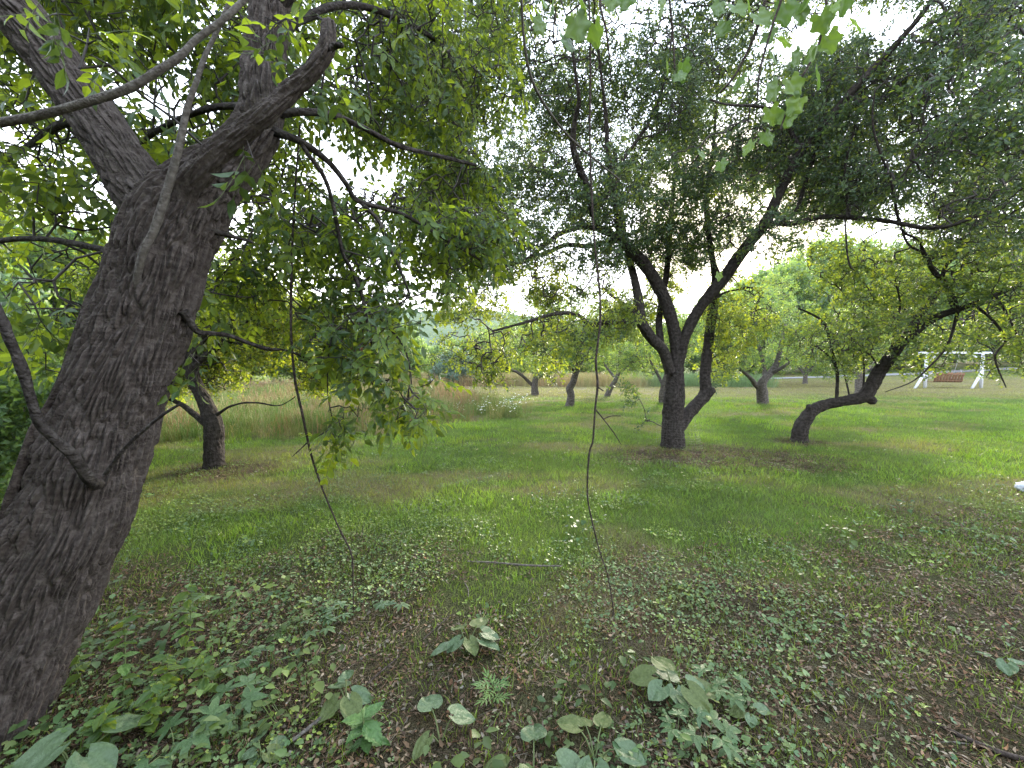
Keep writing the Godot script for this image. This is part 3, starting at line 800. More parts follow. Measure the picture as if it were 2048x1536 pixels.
const GRAPE_LEAVES = [
	[0.216, 3.33, -2.1, 0.11],
	[0.318, 3.222, -2.1, 0.12],
	[0.419, 3.197, -2.1, 0.1],
	[0.505, 3.353, -2.1, 0.08],
	[0.58, 3.365, -2.1, 0.09],
	[0.355, 3.318, -2.1, 0.1],
	[0.287, 3.175, -2.15, 0.09],
	[0.824, 3.457, -2.25, 0.09],
	[0.836, 3.134, -2.25, 0.07],
	[0.926, 3.121, -2.25, 0.09],
	[0.9, 3.081, -2.25, 0.07],
	[1.325, 3.367, -2.25, 0.1],
	[1.39, 3.289, -2.25, 0.08],
	[1.439, 3.377, -2.2, 0.11],
	[1.419, 3.225, -2.2, 0.09],
	[1.518, 3.377, -2.2, 0.09],
	[1.569, 3.427, -2.2, 0.1],
	[1.663, 3.367, -2.25, 0.1],
	[1.728, 3.418, -2.25, 0.1],
	[1.833, 3.512, -2.3, 0.09],
	[1.382, 3.149, -2.2, 0.06],
	[1.606, 3.175, -2.2, 0.09],
	[1.527, 3.149, -2.2, 0.08],
	[1.514, 3.029, -2.25, 0.1],
	[1.447, 3.003, -2.25, 0.1],
	[1.572, 2.937, -2.25, 0.1],
	[1.526, 2.901, -2.3, 0.1],
	[1.442, 2.914, -2.3, 0.09],
	[1.648, 3.081, -2.25, 0.1],
	[1.746, 3.302, -2.3, 0.1],
	[1.202, 3.418, -2.25, 0.09],
	[1.254, 3.482, -2.25, 0.09],
	[1.146, 3.486, -2.3, 0.08],
	[1.176, 3.381, -2.3, 0.08],
	[1.948, 3.46, -2.4, 0.1],
	[1.449, 2.819, -2.35, 0.08],
	[1.408, 2.79, -2.4, 0.08],
	[1.272, 2.737, -2.5, 0.07],
	[1.194, 2.847, -2.6, 0.06],
	[1.678, 2.63, -2.6, 0.06],
	[1.538, 2.178, -3, 0.06],
	[1.268, 3.089, -2.3, 0.08],
	[0.161, 3.301, -2.2, 0.09],
	[0.134, 3.427, -2.2, 0.1],
]
const ORCHARD = [
	{"base": [1.08, 0, -18.64], "trunk": [[1.082, -0.118, -18.642, 0.2343], [1.082, 0.094, -18.642, 0.1874], [1.057, 0.424, -18.642, 0.164], [1.126, 0.777, -18.642, 0.1406], [1.359, 1.293, -18.642, 0.1054], [1.543, 2.11, -18.642, 0.0702], [1.655, 3.04, -18.642, 0.0468]], "limbs": [[[1.057, 0.354, -18.642, 0.0937], [0.751, 0.659, -18.642, 0.082], [0.369, 0.997, -18.342, 0.0692], [-0.204, 1.301, -18.042, 0.0567], [-0.757, 1.639, -17.742, 0.0335]], [[1.104, 0.589, -18.642, 0.0937], [1.287, 0.812, -18.942, 0.0714], [1.858, 1.159, -19.442, 0.061], [2.417, 1.525, -20.042, 0.0377]], [[1.08, 0.589, -18.642, 0.082], [1.006, 1.168, -19.042, 0.0718], [0.748, 2.128, -19.242, 0.0605], [0.389, 3.103, -19.442, 0.0367]]], "clumps": [[1.59, 2.66, -18.16, 0.61], [-1.23, 1.52, -18.69, 0.82], [0.97, 1.42, -19.32, 0.57], [2.26, 2.97, -18.02, 0.65], [2.92, 3.33, -20.53, 0.91], [-1.03, 2.08, -17.26, 0.69], [-0.03, 3.34, -17.24, 0.69], [-0.07, 2.64, -18.85, 0.79], [2.2, 3.56, -18.39, 0.7], [-0.32, 2.2, -17.11, 0.58], [-1.11, 2.77, -18.79, 0.83], [0.46, 1.59, -18.84, 0.67], [1.27, 1.52, -18.22, 0.83], [1.81, 4.24, -19.26, 0.79], [0.25, 2.96, -20.58, 0.63], [1.09, 4.11, -16.97, 0.58], [2.06, 1.74, -17.66, 0.88], [1.42, 4.51, -20.53, 0.62]], "label": "apple tree with forked grey trunk, leftmost of three small trees behind the dangling twig", "n": 700, "sp": 0.95},
	{"base": [2.05, 0, -13.96], "trunk": [[2.012, -0.071, -13.96, 0.1922], [2.046, 0.071, -13.96, 0.1572], [2.078, 0.389, -13.96, 0.131], [2.024, 0.601, -13.96, 0.1398], [2.145, 0.83, -13.96, 0.1135], [2.23, 1.129, -13.96, 0.1134], [2.315, 1.445, -13.96, 0.0959], [2.205, 1.969, -13.96, 0.0698], [2.025, 2.665, -13.96, 0.0437]], "limbs": [[[2.265, 1.234, -13.96, 0.0698], [2.525, 1.622, -14.26, 0.0623], [2.937, 2.169, -14.56, 0.0453], [3.27, 2.737, -14.86, 0.0277]], [[2.23, 1.182, -13.96, 0.0611], [1.819, 1.533, -13.66, 0.0513], [1.357, 1.951, -13.36, 0.0335]], [[2.299, 1.357, -13.96, 0.0611], [2.295, 1.954, -13.46, 0.0504], [2.285, 2.586, -12.96, 0.0324]]], "clumps": [[2.75, 2.86, -14.21, 0.44], [1.17, 2.1, -15.02, 0.51], [2.83, 2.25, -12.78, 0.49], [1.77, 3.23, -12.39, 0.53], [2.04, 1.84, -13.62, 0.71], [2.35, 2.45, -12.36, 0.58], [3.18, 3.14, -13.81, 0.71], [2.61, 1.96, -13.42, 0.69], [3.14, 2.78, -13.24, 0.43], [1.23, 3.01, -13.19, 0.44], [2, 2.53, -13.75, 0.59], [2.5, 2.44, -14.53, 0.48], [1.7, 1.8, -13.29, 0.54], [3.36, 2.82, -13.48, 0.43], [2.64, 2.63, -13.73, 0.7], [1.08, 1.69, -13.22, 0.61]], "label": "apple tree with crooked S-shaped grey trunk, middle of three small trees behind the dangling twig", "n": 650, "sp": 0.95},
	{"base": [4.27, 0, -17.83], "trunk": [[4.253, -0.09, -17.828, 0.177], [4.296, 0.068, -17.828, 0.1327], [4.449, 0.406, -17.828, 0.1105], [4.668, 0.788, -17.828, 0.0993], [4.797, 1.192, -17.828, 0.0771], [4.828, 2.086, -17.828, 0.0551], [4.77, 2.974, -17.828, 0.0331]], "limbs": [[[4.668, 0.788, -17.828, 0.0662], [4.536, 1.007, -18.028, 0.0558], [4.283, 1.412, -18.328, 0.0455], [3.994, 2.11, -18.628, 0.0348]], [[4.711, 0.923, -17.828, 0.0662], [5.032, 1.188, -18.028, 0.0556], [5.479, 1.527, -18.328, 0.0451], [5.979, 2.11, -18.628, 0.0343]]], "clumps": [[5.88, 1.34, -17.89, 0.68], [5.18, 2.24, -17.48, 0.79], [4.33, 3.5, -17.33, 0.77], [5.36, 2, -18.79, 0.62], [4.94, 1.48, -16.71, 0.59], [5.62, 2.7, -17.42, 0.52], [6.26, 2.79, -18.96, 0.6], [6.84, 2.79, -18.96, 0.52], [4.6, 3.24, -18.51, 0.6], [3.6, 1.79, -19.01, 0.85], [4.47, 2.15, -18.68, 0.57], [5.19, 1.25, -19.49, 0.6], [5.08, 1.5, -19.75, 0.71], [4.56, 1.7, -15.88, 0.64], [3.28, 2.1, -17.97, 0.83], [5.42, 3.67, -17.94, 0.79]], "label": "apple tree with thin trunk leaning right, nearest the forked apple trunk", "n": 650, "sp": 0.95},
	{"base": [5.65, 0, -14.81], "trunk": [[5.65, -0.075, -14.806, 0.1802], [5.628, 0.075, -14.806, 0.1352], [5.604, 0.319, -14.806, 0.1172], [5.671, 0.693, -14.806, 0.1081], [5.79, 1.253, -14.806, 0.0809], [5.959, 1.995, -14.806, 0.0538]], "limbs": [[[5.653, 0.656, -14.806, 0.0721], [5.55, 1.057, -15.106, 0.0553], [5.339, 1.627, -15.406, 0.0377]], [[5.704, 0.88, -14.806, 0.063], [6.19, 1.341, -15.106, 0.0549], [6.785, 1.82, -15.406, 0.0371]]], "clumps": [[7.07, 2.12, -16.38, 0.59], [6.52, 2.84, -16.33, 0.57], [5.88, 2.54, -14, 0.73], [4.9, 1.68, -15.61, 0.68], [5.94, 2.43, -14.61, 0.63], [7.19, 3.07, -15.23, 0.71], [5.97, 3.05, -14.59, 0.56], [6.01, 3.05, -15.09, 0.66], [5.96, 2.08, -13.81, 0.53], [4.8, 2.96, -14.16, 0.74], [5.63, 1.5, -15.5, 0.64], [6.08, 1.87, -15.35, 0.53], [4.68, 2.46, -14.41, 0.57]], "label": "small apple tree mostly hidden right behind the forked apple trunk", "n": 500, "sp": 0.95},
	{"base": [9.26, 0, -14.63], "trunk": [[9.261, -0.074, -14.629, 0.2378], [9.256, 0.093, -14.629, 0.1953], [9.225, 0.426, -14.629, 0.1869], [9.197, 0.703, -14.629, 0.1699], [9.318, 0.943, -14.629, 0.1357], [9.584, 1.219, -14.629, 0.1183], [9.755, 1.587, -14.629, 0.0927], [9.861, 2.172, -14.629, 0.0673], [9.98, 2.901, -14.629, 0.042]], "limbs": [[[9.147, 0.556, -14.629, 0.1105], [8.957, 0.74, -14.629, 0.0938], [8.682, 0.952, -14.429, 0.0758], [8.191, 1.231, -14.129, 0.058], [7.66, 1.533, -13.829, 0.0408]], [[9.32, 0.888, -14.629, 0.0848], [9.457, 1.344, -14.929, 0.0779], [9.409, 2.005, -15.129, 0.0616], [9.373, 2.879, -15.429, 0.036]], [[9.496, 1.109, -14.629, 0.0761], [9.743, 1.352, -14.329, 0.0658], [10.054, 1.708, -14.029, 0.048], [10.334, 1.966, -13.829, 0.0235]]], "clumps": [[8.63, 2.44, -14.76, 0.51], [11.16, 3.49, -15.58, 0.56], [10.25, 4.23, -15.36, 0.54], [7.41, 1.85, -13.3, 0.57], [7.92, 1.59, -14.84, 0.6], [8.88, 2.72, -14, 0.72], [9.32, 3.89, -14.97, 0.59], [11.86, 2.09, -15.52, 0.75], [8.76, 3.28, -14.72, 0.73], [7.03, 2.76, -12.88, 0.72], [8.19, 1.46, -14.39, 0.63], [9.22, 2.98, -16.31, 0.76], [8.37, 3.15, -13.24, 0.77], [10.33, 1.89, -14.68, 0.72], [10.72, 3.5, -16.52, 0.64], [8.2, 1.63, -13.88, 0.55], [7.1, 1.3, -13.51, 0.48], [9.1, 2.16, -14.89, 0.65], [7.59, 3.55, -12.96, 0.51], [9.53, 2.56, -13.67, 0.5], [9.98, 3.41, -16.58, 0.78], [8.87, 4.17, -13.73, 0.49], [10.52, 3.2, -15.95, 0.61], [9.16, 1.95, -12.88, 0.61]], "label": "apple tree with stout trunk forking low, left of the leaning tree", "n": 950, "sp": 0.95},
	{"base": [20.67, 0, -28.01], "trunk": [[20.679, -0.106, -28.006, 0.2066], [20.67, 0.106, -28.006, 0.159], [20.687, 0.565, -28.006, 0.1271], [20.733, 1.163, -28.006, 0.0953], [20.753, 2.391, -28.006, 0.0635]], "limbs": [[[20.687, 0.565, -28.006, 0.0953], [20.642, 1.049, -28.506, 0.0649], [20.424, 1.877, -29.006, 0.0497]], [[20.684, 0.635, -28.006, 0.0953], [20.743, 1.17, -27.506, 0.0622], [21.05, 1.855, -27.006, 0.0456]]], "clumps": [[19.01, 3.3, -27.22, 0.82], [21.96, 2.13, -30.54, 1.15], [20.51, 3.49, -26.74, 1.19], [24.96, 2.4, -30.33, 0.74], [19.79, 1.36, -25.01, 1.01], [18.42, 2.67, -25.65, 1.02], [20.78, 3.23, -29.89, 1.1], [19.5, 2.7, -25.46, 0.96], [19.82, 1.99, -27.98, 0.96], [18.1, 3.27, -26.32, 0.97], [23.34, 2.12, -28.22, 1.13], [25.37, 4.17, -30.92, 1.19], [17.2, 1.73, -25.21, 1.18], [20.22, 3.97, -26.61, 0.69]], "label": "hazy small round apple tree farthest off, left of the leaning tree", "n": 500, "sp": 1.5},
	{"base": [17.4, 0, -19.85], "trunk": [[17.405, -0.075, -19.85, 0.2407], [17.394, 0.151, -19.85, 0.186], [17.351, 0.526, -19.85, 0.1642], [17.431, 0.952, -19.85, 0.1421], [17.546, 1.65, -19.85, 0.0982], [17.684, 2.394, -19.85, 0.0654]], "limbs": [[[17.364, 0.777, -19.85, 0.0875], [17.251, 1.196, -20.15, 0.0669], [17.089, 1.909, -20.45, 0.0454]], [[17.431, 0.952, -19.85, 0.0875], [18.254, 1.398, -20.15, 0.0662], [19.135, 2.037, -20.45, 0.0445]]], "clumps": [[19.41, 2.37, -20.28, 0.7], [16.12, 2.35, -18.9, 0.8], [16.45, 3.63, -19.32, 0.87], [16.92, 2.39, -18.32, 0.56], [19.32, 2.28, -20.73, 0.67], [15.93, 3.45, -18.25, 0.91], [16.72, 2.78, -21.22, 0.84], [17.16, 1.77, -18.3, 0.58], [16.05, 3.64, -20.03, 0.66], [17.56, 2.02, -19.92, 0.65], [18.14, 3.06, -21.44, 0.7], [14.99, 2.84, -17.96, 0.63], [16.85, 2.09, -19.16, 0.77], [15.68, 1.8, -18.49, 0.73]], "label": "grey-trunked apple tree seen behind the trunk of the leaning tree", "n": 550, "sp": 1},
]
const SWING = [
	26.3,
	0,
	-23.68,
]
const WITHERED = [
	[-0.959, 1.606, -2.36],
	[-0.884, 1.65, -2.36],
]
const WOODS = [
	[23.9, -44, 9.2, 0, 0, "low", "woodland_tree", "rounded woodland tree right behind the forked apple tree's right limb", "tree", "woods behind the lawn on the right"],
	[31.1, -52, 12, 1.7, 1, "tall", "woodland_tree", "slim woodland tree behind the low-forking small apple tree", "tree", "woods behind the lawn on the right"],
	[30.8, -47, 11.9, 3.4, 1, "low", "woodland_tree", "broad dark woodland tree above the low-forking small apple tree", "tree", "woods behind the lawn on the right"],
	[41.7, -58, 15.8, 5.1, 0, "tall", "woodland_tree", "tall woodland tree on the skyline below the bright gap", "tree", "woods behind the lawn on the right"],
	[42.6, -55, 17.2, 0.52, 2, "tall", "woodland_tree", "dark peak of the wooded skyline right of the bright gap", "tree", "woods behind the lawn on the right"],
	[50.3, -60, 18.3, 2.22, 1, "tall", "woodland_tree", "tall woodland tree behind the bent apple tree's upright shoots", "tree", "woods behind the lawn on the right"],
	[45, -50, 13.8, 3.92, 0, "low", "woodland_tree", "woodland tree straight above the bent trunk's knee", "tree", "woods behind the lawn on the right"],
	[55.9, -58, 16.9, 5.62, 2, "tall", "woodland_tree", "tall woodland tree behind the bent apple tree's rising trunk", "tree", "woods behind the lawn on the right"],
	[54, -52, 14.7, 1.04, 1, "low", "woodland_tree", "broad woodland tree above the white swing's left end", "tree", "woods behind the lawn on the right"],
	[66.5, -60, 17.8, 2.74, 0, "tall", "woodland_tree", "tall woodland tree above the middle of the white swing", "tree", "woods behind the lawn on the right"],
	[63.9, -54, 15.7, 4.44, 2, "tall", "woodland_tree", "woodland tree above the white swing's right end", "tree", "woods behind the lawn on the right"],
	[75.9, -60, 17.5, 6.14, 1, "tall", "woodland_tree", "woodland tree at the right edge behind the lane", "tree", "woods behind the lawn on the right"],
	[76.5, -56, 15.8, 1.56, 0, "low", "woodland_tree", "woodland tree just past the right edge behind the lane", "tree", "woods behind the lawn on the right"],
	[18.2, -40, 5.8, 0, 0, "low", "field_tree", "bushy tree in the far line seen between the forked apple tree's limbs", "tree", "tree line beyond the field"],
	[13, -36, 4.7, 2.1, 1, "low", "field_tree", "low bushy tree in the far line behind the forked trunk", "tree", "tree line beyond the field"],
	[10.6, -40, 5.5, 4.2, 0, "low", "field_tree", "bushy tree in the far line behind the thin right-leaning apple trunk", "tree", "tree line beyond the field"],
	[6.7, -38, 5.1, 0.02, 1, "low", "field_tree", "bushy tree in the far line behind the crooked apple trunk", "tree", "tree line beyond the field"],
	[3.8, -42, 6, 2.12, 0, "low", "field_tree", "bushy tree in the far line behind the leftmost small apple tree", "tree", "tree line beyond the field"],
	[0.3, -37, 5, 4.22, 1, "low", "field_tree", "light green bushy tree in the far line under the drooping apple twigs", "tree", "tree line beyond the field"],
	[-2.5, -41, 4.6, 0.04, 0, "low", "field_tree", "light green tree in the far line right of the blue ridge", "tree", "tree line beyond the field"],
	[-4.7, -38, 3.7, 2.14, 1, "low", "field_tree", "low tree just behind the blue-green shrub", "tree", "tree line beyond the field"],
	[-8.5, -44, 3.4, 4.24, 0, "low", "field_tree", "low tree left of the blue-green shrub", "tree", "tree line beyond the field"],
	[-8.5, -30, 4.2, 0, 1, "low", "meadow_tree", "tree beyond the meadow behind the hanging leaf spray", "tree", "trees beyond the left meadow"],
	[-14.4, -27, 5.8, 1.3, 1, "low", "meadow_tree", "tree beyond the meadow behind the first hanging stem", "tree", "trees beyond the left meadow"],
	[-15.8, -24, 5.6, 2.6, 0, "low", "meadow_tree", "tree beyond the meadow right of the broken-topped apple trunk", "tree", "trees beyond the left meadow"],
	[-18.4, -22, 6.1, 3.9, 1, "low", "meadow_tree", "tree beyond the meadow directly behind the broken-topped apple trunk", "tree", "trees beyond the left meadow"],
	[-19.7, -20, 7.2, 5.2, 0, "low", "meadow_tree", "tree beyond the meadow hidden behind the leaning trunk", "tree", "trees beyond the left meadow"],
	[-19.5, -17, 7, 0.22, 1, "low", "meadow_tree", "leafy tree left of the leaning trunk, farther one", "tree", "trees beyond the left meadow"],
	[-18.6, -14, 6.9, 1.52, 0, "low", "meadow_tree", "leafy tree at the left edge behind the dark stub branch", "tree", "trees beyond the left meadow"],
	[-5.26, -4.24, 1.5, 0, 0, "low", "shrub", "leafy green shrub left of the leaning trunk, nearer one", "shrub", "shrubs left of the leaning trunk"],
	[-7.5, -6.74, 1.6, 1.1, 1, "low", "shrub", "leafy green shrub peeping out behind the left edge of the leaning trunk", "shrub", "shrubs left of the leaning trunk"],
	[-7.33, -5.15, 2.2, 2.2, 1, "low", "shrub", "leafy green shrub cut off by the left edge", "shrub", "shrubs left of the leaning trunk"],
]
const PLANTS = [
	["burdock", "burdock plant with broad grey-green leaves alone in the middle foreground", -0.24, -2.04, 0.15, 7, 0.3],
	["burdock", "burdock plant beside the pale fallen stick at the bottom left of centre", -0.74, -1.69, 0.15, 5, 1],
	["burdock", "burdock seedling with one big heart leaf near the bottom centre", -0.29, -1.53, 0.15, 3, 2],
	["burdock", "burdock with the largest leaf, cut by the bottom edge at centre", 0.08, -1.39, 0.2, 3, 2.4],
	["burdock", "burdock clump at the bottom edge right of centre", 0.32, -1.45, 0.15, 5, 0.6],
	["burdock", "tall burdock plant right of centre with stacked grey-green leaves", 0.74, -1.74, 0.15, 8, 0.2],
	["burdock", "small burdock right of the tall one, on bare soil", 1.02, -1.62, 0.09, 4, 1.7],
	["burdock", "small broad-leaved plant by the right edge of the foreground", 2.46, -1.9, 0.1, 4, 1.2],
	["burdock", "broad-leaved burdock in the bottom left corner at the trunk foot", -1.65, -1.42, 0.2, 4, 0.5],
	["burdock", "small round-leaved burdock at the bottom left under the five-leaved creepers", -0.98, -1.47, 0.09, 5, 0.5],
	["creeper", "five-leaved creeper seedling with the largest dark leaves, bottom left", -1.33, -1.49, 0.15, 4, 0.4],
	["creeper", "five-leaved creeper clump left of the pale fallen stick", -1.2, -1.64, 0.14, 6, 1.3],
	["creeper", "five-leaved creeper between the trunk foot and the burdocks", -1.33, -1.9, 0.1, 5, 2.2],
	["creeper", "five-leaved creeper below the first hanging stem", -1.08, -2.16, 0.1, 5, 0.8],
	["creeper", "five-leaved creeper runner right of the first hanging stem's end", -0.75, -2.35, 0.11, 4, 0.1],
	["creeper", "five-leaved creeper at the foot of the first hanging stem", -1.05, -2.29, 0.1, 4, 1.9],
	["creeper", "five-leaved creeper at the bottom, right of the tall burdock", 0.78, -1.49, 0.12, 6, 0.9],
	["creeper", "five-leaved creeper touching the right side of the tall burdock", 0.95, -1.72, 0.1, 5, 2.7],
	["creeper", "five-leaved creeper just below the tall burdock", 0.67, -1.53, 0.09, 4, 0.3],
	["nettle", "upright nettle with pale toothed leaves below the left burdock", -0.58, -1.51, 0.16, 11, 0.2],
	["ragweed", "feathery light green ragweed in the bottom centre", -0.09, -1.7, 0.13, 10, 0],
	["sapling", "tall yellowing weed standing right of the leaning trunk", -1.68, -1.95, 0.42, 22, 0.2],
	["sapling", "thin-stemmed weed nearest the foot of the leaning trunk", -1.74, -1.69, 0.4, 16, 1.2],
	["sapling", "leafy weed half hidden by the leaning trunk's foot", -1.99, -1.77, 0.36, 15, 2],
	["sapling", "short leafy weed between the creepers and the trunk foot", -1.51, -1.57, 0.22, 14, 0.7],
	["sapling", "short yellow-green weed beside the tall yellowing one", -1.41, -1.77, 0.2, 12, 0.4],
	["sapling", "low leafy weed at the very foot of the leaning trunk", -1.63, -1.51, 0.18, 12, 2.4],
	["sapling", "low leafy weed under the tall yellowing one", -1.59, -1.74, 0.2, 12, 1.4],
	["burdock", "plantain with upright leaves on the right foreground", 1.96, -2.38, 0.07, 2, 1.2],
]
const STICKS = [
	["long grey fallen stick lying across the mid foreground", [[-0.342, 0.02, -2.974, 0.006], [-0.149, 0.024, -2.951, 0.008], [0.06, 0.028, -2.907, 0.008], [0.228, 0.032, -2.885, 0.007], [0.376, 0.036, -2.878, 0.004]], "pale"],
	["pale fallen stick slanting up at the bottom left burdock", [[-0.884, 0.03, -1.517, 0.007], [-0.841, 0.034, -1.571, 0.008], [-0.8, 0.038, -1.641, 0.007], [-0.756, 0.042, -1.716, 0.005]], "pale"],
	["dark thick stick lying at the bottom right corner", [[1.769, 0.015, -1.641, 0.007], [1.805, 0.019, -1.594, 0.009], [1.843, 0.023, -1.534, 0.01], [1.896, 0.027, -1.477, 0.011], [1.964, 0.031, -1.438, 0.011]], "dark"],
	["thin pale forked straw stick beside the dark corner stick", [[1.636, 0.015, -1.501, 0.003], [1.748, 0.019, -1.522, 0.004], [1.832, 0.023, -1.507, 0.003]], "pale"],
	["short pale twig standing out above the middle burdock", [[-0.326, 0.02, -2.673, 0.004], [-0.296, 0.024, -2.595, 0.004], [-0.282, 0.028, -2.495, 0.003]], "pale"],
	["brown stick lying left of the middle burdock", [[-0.495, 0.015, -2.117, 0.004], [-0.421, 0.019, -2.242, 0.004], [-0.362, 0.023, -2.333, 0.003]], "dark"],
	["thin brown stick lying right of the left burdock", [[-0.689, 0.02, -1.813, 0.004], [-0.642, 0.024, -1.889, 0.005], [-0.581, 0.028, -1.981, 0.003]], "dark"],
]

var rng := RandomNumberGenerator.new()
var n_patch := FastNoiseLite.new()
var n_fine := FastNoiseLite.new()
var n_bark := FastNoiseLite.new()
var n_warp := FastNoiseLite.new()
var names := {}
var M := {}

# ------------------------------------------------------------------ small helpers
func lin(r: float, g: float, b: float) -> Color:
	return Color(r, g, b).linear_to_srgb()

func numbered(called: String) -> String:
	if not names.has(called):
		names[called] = 0
		return called
	names[called] += 1
	return "%s_%03d" % [called, names[called]]

func thing(called: String, label: String, category: String, at := Vector3.ZERO, group := "") -> Node3D:
	var o := Node3D.new()
	o.name = numbered(called)
	add_child(o, true)
	o.position = at
	o.set_meta("label", label)
	o.set_meta("category", category)
	if group != "":
		o.set_meta("group", group)
	return o

func part(called: String, mesh: Mesh, mat: Material, parent: Node, kind := "") -> MeshInstance3D:
	var o := MeshInstance3D.new()
	o.name = called
	o.mesh = mesh
	if mat:
		o.material_override = mat
	parent.add_child(o, true)
	if kind != "":
		o.set_meta("kind", kind)
	return o

func scatter(called: String, mesh: Mesh, mat: Material, spots: Array, tints: Array, parent: Node, kind := "stuff") -> MultiMeshInstance3D:
	var mm := MultiMesh.new()
	mm.transform_format = MultiMesh.TRANSFORM_3D
	mm.use_colors = tints.size() > 0
	mm.mesh = mesh
	mm.instance_count = spots.size()
	for i in spots.size():
		mm.set_instance_transform(i, spots[i])
	if tints.size() > 0:
		for i in spots.size():
			mm.set_instance_color(i, tints[i])
	var o := MultiMeshInstance3D.new()
	o.name = called
	o.multimesh = mm
	if mat:
		o.material_override = mat
	parent.add_child(o, true)
	o.set_meta("kind", kind)
	return o

func rv() -> Vector3:
	while true:
		var v := Vector3(rng.randf_range(-1, 1), rng.randf_range(-1, 1), rng.randf_range(-1, 1))
		var l := v.length()
		if l < 1.0 and l > 0.05:
			return v / l
	return Vector3.UP

func rb() -> Vector3:
	while true:
		var v := Vector3(rng.randf_range(-1, 1), rng.randf_range(-1, 1), rng.randf_range(-1, 1))
		if v.length() < 1.0:
			return v
	return Vector3.ZERO

func aim(dir: Vector3, up_hint: Vector3, size: float, at: Vector3) -> Transform3D:
	# local +y runs along dir, local +z is as near up_hint as it can be
	var y := dir.normalized()
	var x := y.cross(up_hint)
	if x.length() < 0.02:
		x = y.cross(Vector3(0.3, 0.2, 1))
	x = x.normalized()
	var z := x.cross(y)
	return Transform3D(Basis(x * size, y * size, z * size), at)

func turned(at: Vector3, turn: float, size: float, lean := 0.0) -> Transform3D:
	var b := Basis(Vector3.UP, turn) * Basis(Vector3.RIGHT, lean)
	return Transform3D(b.scaled(Vector3(size, size, size)), at)

func ss(a: float, b: float, x: float) -> float:
	var t := clampf((x - a) / (b - a), 0.0, 1.0)
	return t * t * (3.0 - 2.0 * t)

# ------------------------------------------------------------------ materials
func noise_tex(freq: float, a: Color, b: Color, c: Color, sd: int, size := 512, fractal := 4) -> NoiseTexture2D:
	var n := FastNoiseLite.new()
	n.noise_type = FastNoiseLite.TYPE_SIMPLEX_SMOOTH
	n.seed = sd
	n.frequency = freq
	n.fractal_octaves = fractal
	var g := Gradient.new()
	g.offsets = PackedFloat32Array([0.2, 0.5, 0.8])
	g.colors = PackedColorArray([a, b, c])
	var t := NoiseTexture2D.new()
	t.width = size
	t.height = size
	t.seamless = true
	t.noise = n
	t.color_ramp = g
	return t

func leaf_mat(r: float, g: float, b: float, through: Color, rough := 0.5) -> StandardMaterial3D:
	var m := StandardMaterial3D.new()
	m.albedo_color = lin(r, g, b)
	m.roughness = rough
	m.metallic_specular = 0.4
	m.cull_mode = BaseMaterial3D.CULL_DISABLED
	m.backlight_enabled = true
	m.backlight = through.linear_to_srgb()
	return m

func tint_mat(through: Color, rough := 0.6) -> StandardMaterial3D:
	var m := StandardMaterial3D.new()
	m.albedo_color = Color.WHITE
	m.vertex_color_use_as_albedo = true
	m.roughness = rough
	m.metallic_specular = 0.35
	m.cull_mode = BaseMaterial3D.CULL_DISABLED
	m.backlight_enabled = true
	m.backlight = through.linear_to_srgb()
	return m

func bark_mat(a: Color, b: Color, c: Color, scale: float, sd: int, relief: float) -> StandardMaterial3D:
	var m := StandardMaterial3D.new()
	m.albedo_texture = noise_tex(0.02, a.linear_to_srgb(), b.linear_to_srgb(), c.linear_to_srgb(), sd)
	m.uv1_triplanar = true
	m.uv1_world_triplanar = true
	m.uv1_scale = Vector3(scale, scale, scale)
	m.roughness = 0.92
	m.metallic_specular = 0.25
	m.heightmap_enabled = true
	m.heightmap_texture = noise_tex(0.05, Color.BLACK, Color(0.5, 0.5, 0.5), Color.WHITE, sd + 1)
	m.heightmap_scale = relief
	return m

func plain(r: float, g: float, b: float, rough := 0.8) -> StandardMaterial3D:
	var m := StandardMaterial3D.new()
	m.albedo_color = lin(r, g, b)
	m.roughness = rough
	return m

